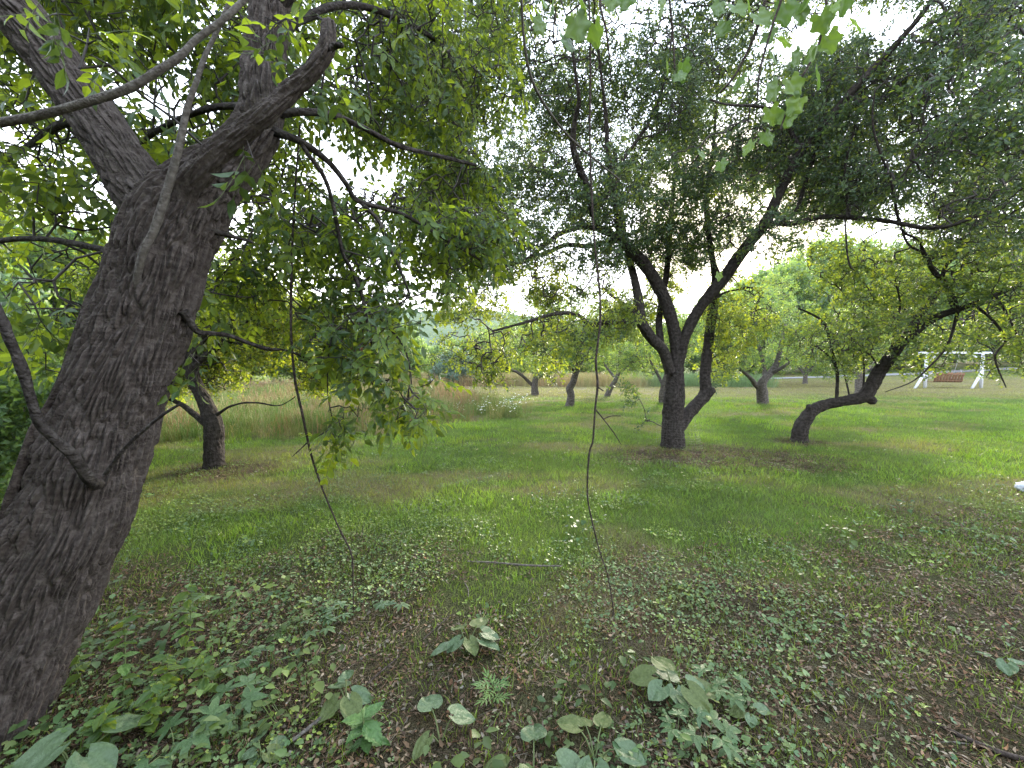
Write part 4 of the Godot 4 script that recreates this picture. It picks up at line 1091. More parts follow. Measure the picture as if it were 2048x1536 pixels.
func make_materials() -> void:
	M.near_bark = bark_mat(Color(0.036, 0.029, 0.025), Color(0.06, 0.05, 0.044), Color(0.094, 0.081, 0.072), 3.0, 3, 0.3)
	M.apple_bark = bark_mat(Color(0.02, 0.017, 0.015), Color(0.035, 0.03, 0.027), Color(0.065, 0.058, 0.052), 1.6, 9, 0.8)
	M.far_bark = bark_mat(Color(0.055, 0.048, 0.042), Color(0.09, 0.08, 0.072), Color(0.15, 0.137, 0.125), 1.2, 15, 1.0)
	M.twig = plain(0.035, 0.029, 0.025)
	M.pale_vine = bark_mat(Color(0.06, 0.052, 0.044), Color(0.1, 0.09, 0.078), Color(0.16, 0.147, 0.13), 4.0, 21, 0.3)
	M.dark_vine = bark_mat(Color(0.025, 0.019, 0.016), Color(0.045, 0.035, 0.03), Color(0.08, 0.065, 0.056), 3.0, 27, 0.4)
	# near tree: ash-like leaflets
	M.ash = [leaf_mat(0.03, 0.062, 0.016, Color(0.3, 0.4, 0.022)), leaf_mat(0.045, 0.08, 0.017, Color(0.42, 0.52, 0.028)), leaf_mat(0.024, 0.052, 0.016, Color(0.14, 0.2, 0.02)), leaf_mat(0.095, 0.12, 0.022, Color(0.52, 0.56, 0.04))]
	M.apple = [leaf_mat(0.026, 0.05, 0.022, Color(0.085, 0.135, 0.035)), leaf_mat(0.034, 0.06, 0.022, Color(0.13, 0.19, 0.03)), leaf_mat(0.022, 0.042, 0.021, Color(0.06, 0.1, 0.035)), leaf_mat(0.065, 0.09, 0.022, Color(0.27, 0.34, 0.03))]
	M.fresh = [leaf_mat(0.035, 0.066, 0.024, Color(0.15, 0.22, 0.03)), leaf_mat(0.045, 0.08, 0.024, Color(0.24, 0.33, 0.03)), leaf_mat(0.028, 0.053, 0.022, Color(0.09, 0.14, 0.03)), leaf_mat(0.075, 0.108, 0.024, Color(0.4, 0.47, 0.03))]
	M.wood = [leaf_mat(0.045, 0.085, 0.028, Color(0.24, 0.36, 0.06)), leaf_mat(0.06, 0.10, 0.03, Color(0.32, 0.44, 0.06)), leaf_mat(0.035, 0.07, 0.03, Color(0.16, 0.27, 0.06)), leaf_mat(0.08, 0.115, 0.03, Color(0.42, 0.5, 0.05))]
	M.blue_shrub = [leaf_mat(0.075, 0.12, 0.085, Color(0.12, 0.18, 0.12)), leaf_mat(0.095, 0.145, 0.11, Color(0.14, 0.2, 0.13)), leaf_mat(0.055, 0.095, 0.065, Color(0.1, 0.15, 0.09)), leaf_mat(0.09, 0.14, 0.09, Color(0.14, 0.2, 0.12))]
	M.grape = [leaf_mat(0.05, 0.09, 0.025, Color(0.12, 0.21, 0.025)), leaf_mat(0.065, 0.11, 0.03, Color(0.18, 0.28, 0.03))]
	M.dead_leaf = leaf_mat(0.14, 0.055, 0.03, Color(0.16, 0.07, 0.03))
	M.grass = tint_mat(Color(0.8, 0.95, 0.3), 0.5)
	M.cover = tint_mat(Color(0.3, 0.4, 0.12), 0.46)
	M.litter = tint_mat(Color(0.06, 0.05, 0.03), 0.85)
	M.meadow = tint_mat(Color(0.4, 0.42, 0.2), 0.7)
	M.burdock = [leaf_mat(0.09, 0.14, 0.07, Color(0.12, 0.19, 0.05), 0.45), leaf_mat(0.11, 0.165, 0.085, Color(0.14, 0.21, 0.05), 0.45), leaf_mat(0.105, 0.135, 0.045, Color(0.16, 0.2, 0.04), 0.55)]
	M.creeper = [leaf_mat(0.06, 0.11, 0.042, Color(0.08, 0.15, 0.05), 0.42), leaf_mat(0.075, 0.13, 0.05, Color(0.1, 0.17, 0.06), 0.42), leaf_mat(0.08, 0.13, 0.05, Color(0.14, 0.2, 0.05), 0.45)]
	M.nettle = [leaf_mat(0.075, 0.15, 0.045, Color(0.14, 0.24, 0.05), 0.5), leaf_mat(0.105, 0.185, 0.05, Color(0.18, 0.28, 0.05), 0.5)]
	for k in ["burdock", "creeper", "nettle"]:
		for m in M[k]:
			m.albedo_texture = noise_tex(0.03, Color(0.82, 0.84, 0.8), Color(0.93, 0.94, 0.92), Color.WHITE, 70, 256)
			m.uv1_triplanar = true
			m.uv1_scale = Vector3(9, 9, 9)
			m.heightmap_enabled = true
			m.heightmap_texture = noise_tex(0.05, Color.BLACK, Color(0.5, 0.5, 0.5), Color.WHITE, 74, 256)
			m.heightmap_scale = 0.08
			m.backlight = m.backlight.lerp(Color.WHITE, 0.35)
	M.stalk = plain(0.09, 0.12, 0.04)
	M.white_paint = bark_mat(Color(0.34, 0.36, 0.39), Color(0.47, 0.49, 0.52), Color(0.6, 0.62, 0.65), 1.0, 33, 0.1)
	M.swing_wood = bark_mat(Color(0.09, 0.05, 0.03), Color(0.14, 0.08, 0.048), Color(0.2, 0.12, 0.07), 2.0, 39, 0.2)
	M.chain = plain(0.3, 0.3, 0.32, 0.4)
	M.wire = plain(0.16, 0.155, 0.14, 0.5)

# ------------------------------------------------------------------ terrain
func rise(x: float, z: float) -> float:
	var v := maxf(0.0, x - 22.0) * maxf(0.0, -z - 26.0) * 0.001
	return 22.0 * v / (22.0 + v)

func gh(x: float, z: float) -> float:
	var near := ss(60.0, 20.0, absf(z) + absf(x) * 0.3)
	return rise(x, z) + near * (0.035 * n_patch.get_noise_2d(x * 2.2, z * 2.2) + 0.012 * n_fine.get_noise_2d(x * 3.0, z * 3.0))

func on_ground(x: float, z: float) -> Vector3:
	return Vector3(x, gh(x, z), z)

func bare(x: float, z: float) -> float:
	# 1 where litter and soil show, 0 where the turf is closed
	var w := 0.75 * n_patch.get_noise_2d(x * 3.1 + 40.0, z * 3.1) + 0.4 * n_fine.get_noise_2d(x * 2.0, z * 2.0 + 9.0)
	var line := -2.75 - 0.28 * maxf(x - 0.4, 0.0) + 0.15 * minf(x, 0.0)
	var v := 0.92 * ss(line - 1.0, line + 1.1, z + w)
	var a := Vector2((x - MID_TREE_BASE[0] - 0.25) / 2.3, (z - MID_TREE_BASE[2] - 0.75) / 1.15).length()
	v = maxf(v, ss(1.15, 0.35, a + 0.5 * w))
	var b := Vector2((x - LEFT_TREE_BASE[0] - 0.15) / 0.95, (z - LEFT_TREE_BASE[2] - 0.15) / 0.6).length()
	v = maxf(v, 0.9 * ss(1.2, 0.4, b + 0.4 * w))
	var c := Vector2(x - RIGHT_TREE_BASE[0], z - RIGHT_TREE_BASE[2]).length() / 0.55
	v = maxf(v, 0.9 * ss(1.2, 0.4, c + 0.3 * w))
	var d := Vector2(x - NEAR_TREE_BASE[0] - 0.5, z - NEAR_TREE_BASE[2] + 0.5).length() / 1.05
	v = maxf(v, ss(1.1, 0.4, d + 0.5 * w))
	return clampf(v, 0.0, 1.0)

func dry(x: float, z: float) -> float:
	# parched, straw-coloured turf
	var w := n_patch.get_noise_2d(x * 1.4 - 70.0, z * 2.4 + 11.0) + 0.35 * n_fine.get_noise_2d(x * 1.5, z * 2.4)
	var v := ss(0.02, 0.4, w) * 0.85
	v = maxf(v, ss(-16.0, -20.0, z + 3.0 * w) * ss(-42.0, -30.0, z) * 0.85)
	return v

func meadow_at(x: float, z: float) -> bool:
	var p := Vector2(x + 0.5 * n_fine.get_noise_2d(x * 2.0, z * 2.0), z + 0.5 * n_fine.get_noise_2d(x * 2.0 + 50.0, z * 2.0))
	var poly := PackedVector2Array([Vector2(-22, -6.2), Vector2(-12, -6.6), Vector2(-6.8, -7.4), Vector2(-3.3, -8.5), Vector2(0.1, -11.2), Vector2(0.5, -12.0), Vector2(-1.6, -15.5), Vector2(-3.6, -23.0), Vector2(-34, -24.5), Vector2(-34, -8)])
	return Geometry2D.is_point_in_polygon(p, poly)

func ground_tint(x: float, z: float) -> Color:
	var f := n_fine.get_noise_2d(x * 6.0, z * 6.0)
	var green := Color(0.075, 0.115, 0.032).lerp(Color(0.105, 0.15, 0.036), clampf(0.5 + 0.9 * n_patch.get_noise_2d(x * 2.0, z * 2.0 + 31.0), 0, 1))
	var straw := Color(0.19, 0.165, 0.09)
	var soil := Color(0.055, 0.042, 0.032).lerp(Color(0.1, 0.077, 0.056), clampf(0.5 + f, 0, 1))
	var c := green.lerp(straw, dry(x, z))
	if meadow_at(x, z):
		c = c.lerp(Color(0.13, 0.11, 0.055), 0.7)
	c = c.lerp(soil, bare(x, z) * 0.92)
	return c

func lines(lo: float, hi: float, a: float, b: float, step: float, grow: float) -> PackedFloat32Array:
	# even steps from a to b, then ever longer ones out to lo and hi
	var left := []
	var s := step
	var x := a
	while x > lo:
		s *= grow
		x -= s
		left.push_front(maxf(x, lo))
	var out := PackedFloat32Array(left)
	x = a
	while x < b:
		out.append(x)
		x += step
	s = step
	x = b
	while x < hi:
		out.append(x)
		s *= grow
		x += s
	out.append(hi)
	return out

func make_ground() -> void:
	var xs := lines(-800, 800, -13, 15, 0.13, 1.09)
	var zs := lines(-800, 200, -15, 0.0, 0.13, 1.09)
	var nx := xs.size()
	var nz := zs.size()
	var v := PackedVector3Array()
	var col := PackedColorArray()
	var idx := PackedInt32Array()
	for z in zs:
		for x in xs:
			v.append(Vector3(x, gh(x, z), z))
			col.append(ground_tint(x, z) * 1.18)
	for j in nz - 1:
		for i in nx - 1:
			var a := j * nx + i
			idx.append_array(PackedInt32Array([a, a + 1, a + nx, a + 1, a + nx + 1, a + nx]))
	var m := grid_mesh(v, idx, col)
	var mat := StandardMaterial3D.new()
	mat.vertex_color_use_as_albedo = true
	mat.albedo_texture = noise_tex(0.06, Color(0.62, 0.6, 0.58), Color(0.9, 0.9, 0.9), Color(1, 1, 1), 51, 1024, 5)
	mat.uv1_triplanar = true
	mat.uv1_world_triplanar = true
	mat.uv1_scale = Vector3(0.9, 0.9, 0.9)
	mat.roughness = 0.95
	mat.metallic_specular = 0.15
	mat.heightmap_enabled = true
	mat.heightmap_texture = noise_tex(0.09, Color.BLACK, Color(0.5, 0.5, 0.5), Color.WHITE, 57, 1024, 4)
	mat.heightmap_scale = 2.0
	var g := part("ground", m, mat, self, "structure")
	g.set_meta("label", "lawn with bare litter patches under old orchard trees")
	g.set_meta("category", "ground")

func grid_mesh(v: PackedVector3Array, idx: PackedInt32Array, col := PackedColorArray()) -> ArrayMesh:
	var nrm := PackedVector3Array()
	nrm.resize(v.size())
	for t in range(0, idx.size(), 3):
		var a := idx[t]
		var b := idx[t + 1]
		var c := idx[t + 2]
		var n := (v[c] - v[a]).cross(v[b] - v[a])
		nrm[a] += n
		nrm[b] += n
		nrm[c] += n
	for i in nrm.size():
		nrm[i] = nrm[i].normalized()
	var arr := []
	arr.resize(Mesh.ARRAY_MAX)
	arr[Mesh.ARRAY_VERTEX] = v
	arr[Mesh.ARRAY_NORMAL] = nrm
	arr[Mesh.ARRAY_INDEX] = idx
	if col.size() > 0:
		arr[Mesh.ARRAY_COLOR] = col
	var m := ArrayMesh.new()
	m.add_surface_from_arrays(Mesh.PRIMITIVE_TRIANGLES, arr)
	return m

# ------------------------------------------------------------------ limbs
func trace(pts: Array, base: Vector3, step: float) -> Array:
	# Catmull-Rom through [x, y, z, r], evenly resampled; returns [points, radii] relative to base
	var p := PackedVector3Array()
	var r := PackedFloat32Array()
	var n := pts.size()
	for i in n - 1:
		var q := []
		for k in 4:
			var a = pts[clampi(i + k - 1, 0, n - 1)]
			q.append(Vector3(a[0], a[1], a[2]) - base)
		var d: float = q[1].distance_to(q[2])
		var m := maxi(1, int(ceil(d / step)))
		for s in m:
			var t := float(s) / m
			p.append(q[1].cubic_interpolate(q[2], q[0], q[3], t))
			r.append(lerpf(pts[i][3], pts[i + 1][3], t))
	var e = pts[n - 1]
	p.append(Vector3(e[0], e[1], e[2]) - base)
	r.append(e[3])
	return [p, r]

func ridge(px: float, py: float, pz: float, fine: float, long: float) -> float:
	var w := n_warp.get_noise_3d(px * 9.0, py * 3.0, pz * 9.0) * 0.35
	var h := n_warp.get_noise_3d(px * 16.0 + 3.0, py * 1.5, pz * 16.0 - 8.0) * 1.3
	var f := n_bark.get_noise_3d(px * fine + w, py * fine / long + h, pz * fine + w) + 1.0
	return ss(0.02, 0.5, f)

func limb(pts: Array, base: Vector3, sides: int, step: float, relief: float, fine: float, long: float) -> ArrayMesh:
	var tr := trace(pts, base, step)
	return tube(tr[0], tr[1], sides, relief, fine, long)

func tube(p: PackedVector3Array, r: PackedFloat32Array, sides: int, relief := 0.0, fine := 30.0, long := 5.0) -> ArrayMesh:
	var n := p.size()
	var v := PackedVector3Array()
	var idx := PackedInt32Array()
	var t0 := (p[1] - p[0]).normalized()
	var side := t0.cross(Vector3(0.31, 0.11, 0.94)).normalized()
	var run := 0.0
	for i in n:
		var t := (p[mini(i + 1, n - 1)] - p[maxi(i - 1, 0)]).normalized()
		side = (side - t * side.dot(t)).normalized()
		var other := t.cross(side)
		if i > 0:
			run += p[i].distance_to(p[i - 1])
		for k in sides:
			var a := TAU * k / sides
			var c := cos(a)
			var s := sin(a)
			var rr := r[i]
			if relief > 0.0:
				var R := maxf(r[i], 0.01)
				var big := n_warp.get_noise_3d(c * R * 4.0 + p[0].x, run * 2.2, s * R * 4.0)
				rr += R * 0.10 * big + relief * (ridge(c * R + p[0].x, run, s * R, fine, long) - 0.6)
			v.append(p[i] + (side * c + other * s) * rr)
	for i in n - 1:
		for k in sides:
			var a := i * sides + k
			var b := i * sides + (k + 1) % sides
			idx.append_array(PackedInt32Array([a, a + sides, b, b, a + sides, b + sides]))
	v.append(p[n - 1] + (p[n - 1] - p[maxi(n - 2, 0)]).normalized() * r[n - 1] * 0.5)
	var tip := v.size() - 1
	for k in sides:
		idx.append_array(PackedInt32Array([(n - 1) * sides + k, tip, (n - 1) * sides + (k + 1) % sides]))
	return grid_mesh(v, idx)

class Grower:
	# joins scattered crown points to a skeleton by ever finer twigs
	var pos := PackedVector3Array()
	var par := PackedInt32Array()
	var cnt := PackedInt32Array()
	var main := 0
	var grid := {}
	var cell := 0.4
	func key(p: Vector3) -> Vector3i:
		return Vector3i((p / cell).floor())
	func add(p: Vector3, parent: int) -> int:
		var i := pos.size()
		pos.append(p)
		par.append(parent)
		var k := key(p)
		if not grid.has(k):
			grid[k] = PackedInt32Array()
		grid[k].append(i)
		return i
	func nearest(p: Vector3) -> int:
		var k := key(p)
		var best := -1
		var bd := 1e9
		for R in 5:
			for x in range(-R, R + 1):
				for y in range(-R, R + 1):
					for z in range(-R, R + 1):
						if maxi(maxi(absi(x), absi(y)), absi(z)) != R:
							continue
						var c := k + Vector3i(x, y, z)
						if grid.has(c):
							for i in grid[c]:
								var d := pos[i].distance_squared_to(p)
								if d < bd:
									bd = d
									best = i
			if best >= 0 and bd <= R * cell * R * cell:
				return best
		if best >= 0:
			return best
		for i in pos.size():
			var d := pos[i].distance_squared_to(p)
			if d < bd:
				bd = d
				best = i
		return best

func grow(paths: Array, base: Vector3, clumps: Array, per: float, gap: float, arch: float) -> Grower:
	var g := Grower.new()
	for pts in paths:
		var tr := trace(pts, base, 0.12)
		for p in tr[0]:
			g.add(p, -1)
	g.main = g.pos.size()
	var targets := []
	for c in clumps:
		var n := int(round(per * pow(c[3] / 0.4, 2.0)))
		for i in maxi(n, 3):
			var q := rb()
			var p: Vector3 = Vector3(c[0], c[1], c[2]) + Vector3(q.x, q.y * 0.8, q.z) * c[3]
			if p.y < 0.15 or p.distance_to(Vector3(0, 1.55, 0)) < gap:
				continue
			p -= base
			targets.append([g.pos[g.nearest(p)].distance_squared_to(p), p])
	targets.sort_custom(func(a, b): return a[0] < b[0])
	for t in targets:
		var p: Vector3 = t[1]
		var i := g.nearest(p)
		var a := g.pos[i]
		var d := a.distance_to(p)
		if d < 0.03:
			continue
		var n := maxi(1, int(ceil(d / 0.13)))
		var bend := rv() * d * 0.10 + Vector3.UP * d * arch
		var last := i
		for s in range(1, n + 1):
			var u := float(s) / n
			last = g.add(a.lerp(p, u) + bend * sin(PI * u) + (rv() * 0.012 if s < n else Vector3.ZERO), last)
	var m := g.pos.size()
	g.cnt.resize(m)
	g.cnt.fill(1)
	for i in range(m - 1, g.main - 1, -1):
		if g.par[i] >= g.main:
			g.cnt[g.par[i]] += g.cnt[i]
	return g

func twig_mesh(g: Grower, thin: float, most: float) -> ArrayMesh:
	var v := PackedVector3Array()
	var idx := PackedInt32Array()
	for i in range(g.main, g.pos.size()):
		var a := g.pos[g.par[i]]
		var b := g.pos[i]
		var d := b - a
		if d.length() < 0.004:
			continue
		d = d.normalized()
		var x := d.cross(Vector3(0.37, 0.2, 0.9)).normalized()
		var z := d.cross(x)
		var r1 := minf(most, thin * pow(g.cnt[i], 0.42))
		var r0 := minf(most, thin * pow(g.cnt[g.par[i]] if g.par[i] >= g.main else g.cnt[i] * 1.3, 0.42))
		var o := v.size()
		for k in 4:
			var s := x * cos(TAU * k / 4.0) + z * sin(TAU * k / 4.0)
			v.append(a + s * r0 - d * r0 * 0.3)
			v.append(b + s * r1)
		for k in 4:
			var e := o + k * 2
			var f := o + ((k + 1) % 4) * 2
			idx.append_array(PackedInt32Array([e, e + 1, f, f, e + 1, f + 1]))
	return grid_mesh(v, idx)

# ------------------------------------------------------------------ leaves
func add_leaf(st: SurfaceTool, at: Vector3, dir: Vector3, up: Vector3, L: float, W: float, fold: float, droop: float) -> void:
	# a pointed oval leaf, folded along its midrib and bent down towards the tip
	var y := dir.normalized()
	var x := y.cross(up).normalized()
	var n := x.cross(y)
	var c1 := at + y * L * 0.32
	var c2 := at + y * L * 0.66 - n * droop * L * 0.35
	var tip := at + y * L * 0.97 - n * droop * L
	var l1 := c1 - x * W * 0.5 + n * fold * W
	var r1 := c1 + x * W * 0.5 + n * fold * W
	var l2 := c2 - x * W * 0.38 + n * fold * W * 0.8
	var r2 := c2 + x * W * 0.38 + n * fold * W * 0.8
	for t in [[at, l1, c1], [at, c1, r1], [l1, l2, c1], [c1, l2, c2], [c1, c2, r1], [r1, c2, r2], [l2, tip, c2], [c2, tip, r2]]:
		for q in t:
			st.add_vertex(q)

func sprig(mats: Array, make: Callable, stem: Array) -> ArrayMesh:
	# one mesh, one surface for each leaf tone and one for the stem
	var tools := []
	for m in mats:
		var st := SurfaceTool.new()
		st.begin(Mesh.PRIMITIVE_TRIANGLES)
		st.set_smooth_group(-1)
		tools.append(st)
	make.call(tools)
	var mesh := ArrayMesh.new()
	for i in mats.size():
		tools[i].generate_normals()
		var arr: Array = tools[i].commit_to_arrays()
		if arr[Mesh.ARRAY_VERTEX] == null or arr[Mesh.ARRAY_VERTEX].size() == 0:
			continue
		mesh.add_surface_from_arrays(Mesh.PRIMITIVE_TRIANGLES, arr)
		mesh.surface_set_material(mesh.get_surface_count() - 1, mats[i])
	if stem.size() > 0:
		var pts := PackedVector3Array(stem[0])
		var t := tube(pts, PackedFloat32Array(stem[1]), 3)
		mesh.add_surface_from_arrays(Mesh.PRIMITIVE_TRIANGLES, t.surface_get_arrays(0))
		mesh.surface_set_material(mesh.get_surface_count() - 1, stem[2])
	return mesh

func tone(tools: Array, weights: Array) -> SurfaceTool:
	var x := rng.randf()
	for i in weights.size():
		x -= weights[i]
		if x < 0.0:
			return tools[i]
	return tools[0]

func compound_leaf(weights: Array) -> ArrayMesh:
	# three to seven leaflets along a thin stalk, hanging
	var make := func(tools):
		var st := tone(tools, weights)
		var pairs := rng.randi_range(1, 3)
		var len := 0.10 + 0.035 * pairs
		for k in pairs:
			var y := len * (0.38 + 0.6 * k / pairs)
			for s in [-1.0, 1.0]:
				var dir := Vector3(s * rng.randf_range(0.6, 1.0), rng.randf_range(0.5, 0.9), rng.randf_range(-0.45, 0.15))
				add_leaf(st, Vector3(0, y, 0), dir, Vector3(rng.randf_range(-0.4, 0.4), rng.randf_range(-0.2, 0.2), 1), rng.randf_range(0.048, 0.075), rng.randf_range(0.022, 0.034), rng.randf_range(0.05, 0.2), rng.randf_range(0.05, 0.3))
		add_leaf(st, Vector3(0, len, 0), Vector3(rng.randf_range(-0.2, 0.2), 1, rng.randf_range(-0.3, 0.0)), Vector3(rng.randf_range(-0.3, 0.3), 0, 1), rng.randf_range(0.055, 0.085), rng.randf_range(0.026, 0.04), 0.12, 0.2)
	return sprig(M.ash, make, [[Vector3.ZERO, Vector3(0, 0.1, 0.006), Vector3(0, 0.2, 0)], [0.0014, 0.0012, 0.0008], M.stalk])

func apple_sprig(mats: Array, weights: Array, leaves: int, L: float) -> ArrayMesh:
	var make := func(tools):
		for k in leaves:
			var y := 0.02 + 0.2 * k / leaves
			var a := 2.4 * k + rng.randf_range(-0.5, 0.5)
			var dir := Vector3(cos(a), rng.randf_range(0.1, 1.1), sin(a))
			add_leaf(tone(tools, weights), Vector3(cos(a) * 0.008, y, sin(a) * 0.008), dir, Vector3(rng.randf_range(-0.5, 0.5), 1, rng.randf_range(-0.5, 0.5)), L * rng.randf_range(0.75, 1.2), L * rng.randf_range(0.42, 0.6), rng.randf_range(0.05, 0.25), rng.randf_range(0.0, 0.35))
	return sprig(mats, make, [[Vector3.ZERO, Vector3(0.004, 0.11, 0.003), Vector3(0, 0.21, 0)], [0.0022, 0.0016, 0.0008], M.twig])

func broad_leaf(L: float, W: float, kind: String, mat: Material) -> ArrayMesh:
	# a large leaf laid out in rows and columns: heart (burdock), lobed (grape) or toothed (nettle)
	var rows := 14
	var cols := 14
	var v := PackedVector3Array()
	var idx := PackedInt32Array()
	var wave := rng.randf_range(0, TAU)
	for j in rows + 1:
		var t := float(j) / rows
		var w := 0.0
		var back := 0.0
		if kind == "heart":
			w = pow(sin(PI * pow(clampf(t * 0.985 + 0.015, 0, 1), 0.62)), 0.75)
			back = 0.20 * pow(1.0 - t, 2.2)
		elif kind == "lobed":
			w = pow(sin(PI * pow(clampf(t * 0.98 + 0.02, 0, 1), 0.6)), 0.7) * (1.0 + 0.24 * cos(t * 13.0) + (0.05 if j % 2 == 0 else -0.05))
			back = 0.18 * pow(1.0 - t, 2.0)
		else:
			w = pow(sin(PI * pow(clampf(t * 0.99 + 0.01, 0, 1), 0.72)), 1.05) * (1.0 + (0.10 if j % 2 == 0 else -0.08))
		for i in cols + 1:
			var s := float(i) / cols * 2.0 - 1.0
			var x := s * w * W * 0.5
			var y := t * L - back * L * absf(s) * 1.6 + 0.12 * L * absf(s) * t * (1.0 - t)
			var z := 0.10 * W * absf(s) - 0.16 * L * t * t + 0.028 * W * sin(6.0 * t + 5.0 * s + wave) * absf(s) + 0.016 * W * cos(absf(s) * 2.0 * PI - t * 15.0) + 0.012 * W * sin(9.0 * s + 7.0 * t + wave * 2.0)
			v.append(Vector3(x, y, z))
	for j in rows:
		for i in cols:
			var a := j * (cols + 1) + i
			idx.append_array(PackedInt32Array([a, a + cols + 1, a + 1, a + 1, a + cols + 1, a + cols + 2]))
	var m := grid_mesh(v, idx)
	m.surface_set_material(0, mat)
	return m

func dress(g: Grower, most: int, chance: float, base: Vector3, down: float, size: float, gap: float) -> Array:
	# places for sprigs along the thin twigs
	var out := []
	for i in range(g.main, g.pos.size()):
		if g.cnt[i] > most:
			continue
		var n := int(chance + rng.randf())
		if g.cnt[i] == 1:
			n += 1
		var d := (g.pos[i] - g.pos[g.par[i]]).normalized()
		for k in n:
			var p := g.pos[i].lerp(g.pos[g.par[i]], rng.randf() * 0.8)
			if (p + base).distance_to(Vector3(0, 1.55, 0)) < gap:
				continue
			var dir := (d * 0.5 + rv() * 0.8 + Vector3.DOWN * down).normalized()
			out.append(aim(dir, Vector3(rng.randf_range(-0.6, 0.6), 1.0, rng.randf_range(-0.6, 0.6)) if absf(dir.y) < 0.8 else rv(), size * rng.randf_range(0.75, 1.2), p))
	return out

func share(spots: Array, n: int) -> Array:
	var out := []
	for i in n:
		out.append([])
	for s in spots:
		out[rng.randi() % n].append(s)
	return out


# ------------------------------------------------------------------ trees
func make_near_tree() -> void:
	var base := Vector3(NEAR_TREE_BASE[0], NEAR_TREE_BASE[1], NEAR_TREE_BASE[2])
	var t := thing("leaning_tree", "big furrow-barked tree leaning in close on the left, forking above head height", "tree", base)
	var trunk := part("trunk", limb(NEAR_TREE_TRUNK, base, 460, 0.0045, 0.018, 52.0, 7.0), M.near_bark, t)
	var k := 0
	for pts in NEAR_TREE_LIMBS:
		var r: float = pts[0][3]
		var mesh := limb(pts, base, 260 if r > 0.08 else 90 if r > 0.04 else 18 if r > 0.012 else 8, 0.006 if r > 0.08 else 0.009 if r > 0.04 else 0.02, 0.013 if r > 0.08 else r * 0.12, 56.0, 7.0)
		part("limb", mesh, M.near_bark if r > 0.05 else M.apple_bark, t)
		k += 1
	var g := grow([NEAR_TREE_TRUNK.slice(11)] + NEAR_TREE_LIMBS, base, NEAR_TREE_CLUMPS, 150.0, 1.42, 0.10)
	part("twigs", twig_mesh(g, 0.0016, 0.006), M.twig, t, "stuff")
	var spots := dress(g, 5, 0.9, base, 0.75, 1.0, 1.42)
	print("near tree leaves ", spots.size())
	var kinds := [compound_leaf([0.4, 0.3, 0.25, 0.05]), compound_leaf([0.4, 0.3, 0.2, 0.1]), compound_leaf([0.1, 0.2, 0.7, 0.0]), compound_leaf([0.2, 0.6, 0.1, 0.1]), compound_leaf([0.7, 0.2, 0.1, 0.0]), compound_leaf([0.1, 0.3, 0.2, 0.4])]
	# the leaves that show largest are parts of their own
	var eye := Vector3(0, 1.55, 0) - base
	var rated := []
	for s in spots:
		var v: Vector3 = s.origin - eye
		var seen: bool = -v.z > 0.4 and absf(v.x) < -v.z * 1.32 and absf(v.y + 0.05 * -v.z) < -v.z
		rated.append([v.length() if seen else 99.0, s])
	rated.sort_custom(func(a, b): return a[0] < b[0])
	var rest := []
	for i in rated.size():
		if i < 300 and rated[i][0] < 50.0:
			var o := part("leaf", kinds[rng.randi() % kinds.size()], null, t)
			o.transform = rated[i][1]
		else:
			rest.append(rated[i][1])
	var lots := share(rest, kinds.size())
	for i in kinds.size():
		scatter("foliage", kinds[i], null, lots[i], [], t)
	# two withered bunches of keys and leaves in the hanging spray
	for c in WITHERED:
		var sp := []
		for i in 26:
			var p: Vector3 = Vector3(c[0], c[1], c[2]) - base + Vector3(rng.randf_range(-0.022, 0.022), rng.randf_range(-0.08, 0.05), rng.randf_range(-0.022, 0.022))
			sp.append(aim((Vector3.DOWN + rv() * 0.6), rv(), 1.0, p))
		var st := SurfaceTool.new()
		st.begin(Mesh.PRIMITIVE_TRIANGLES)
		for x in sp:
			add_leaf(st, x.origin, x.basis.y, x.basis.z, 0.04, 0.014, 0.2, 0.3)
		st.generate_normals()
		var o := part("withered_bunch", st.commit(), M.dead_leaf, t, "stuff")
		o.set_meta("label", "withered red-brown bunch in the hanging spray")
	for i in TRUNK_VINES.size():
		var pts: Array = TRUNK_VINES[i]
		var e = pts[pts.size() - 1]
		var vb := Vector3(pts[0][0], pts[0][1], pts[0][2])
		var w := thing("climbing_vine", ["pale bare woody vine crossing in front of the left fork of the big tree", "grey bare vine running up the middle of the fork of the big tree", "brown woody vine hugging the left edge of the leaning trunk"][i], "vine", vb, "bare vines on the leaning tree")
		part("stem", limb(pts, vb, 14, 0.02, 0.0016, 70.0, 5.0), M.pale_vine if i < 2 else M.dark_vine, w)

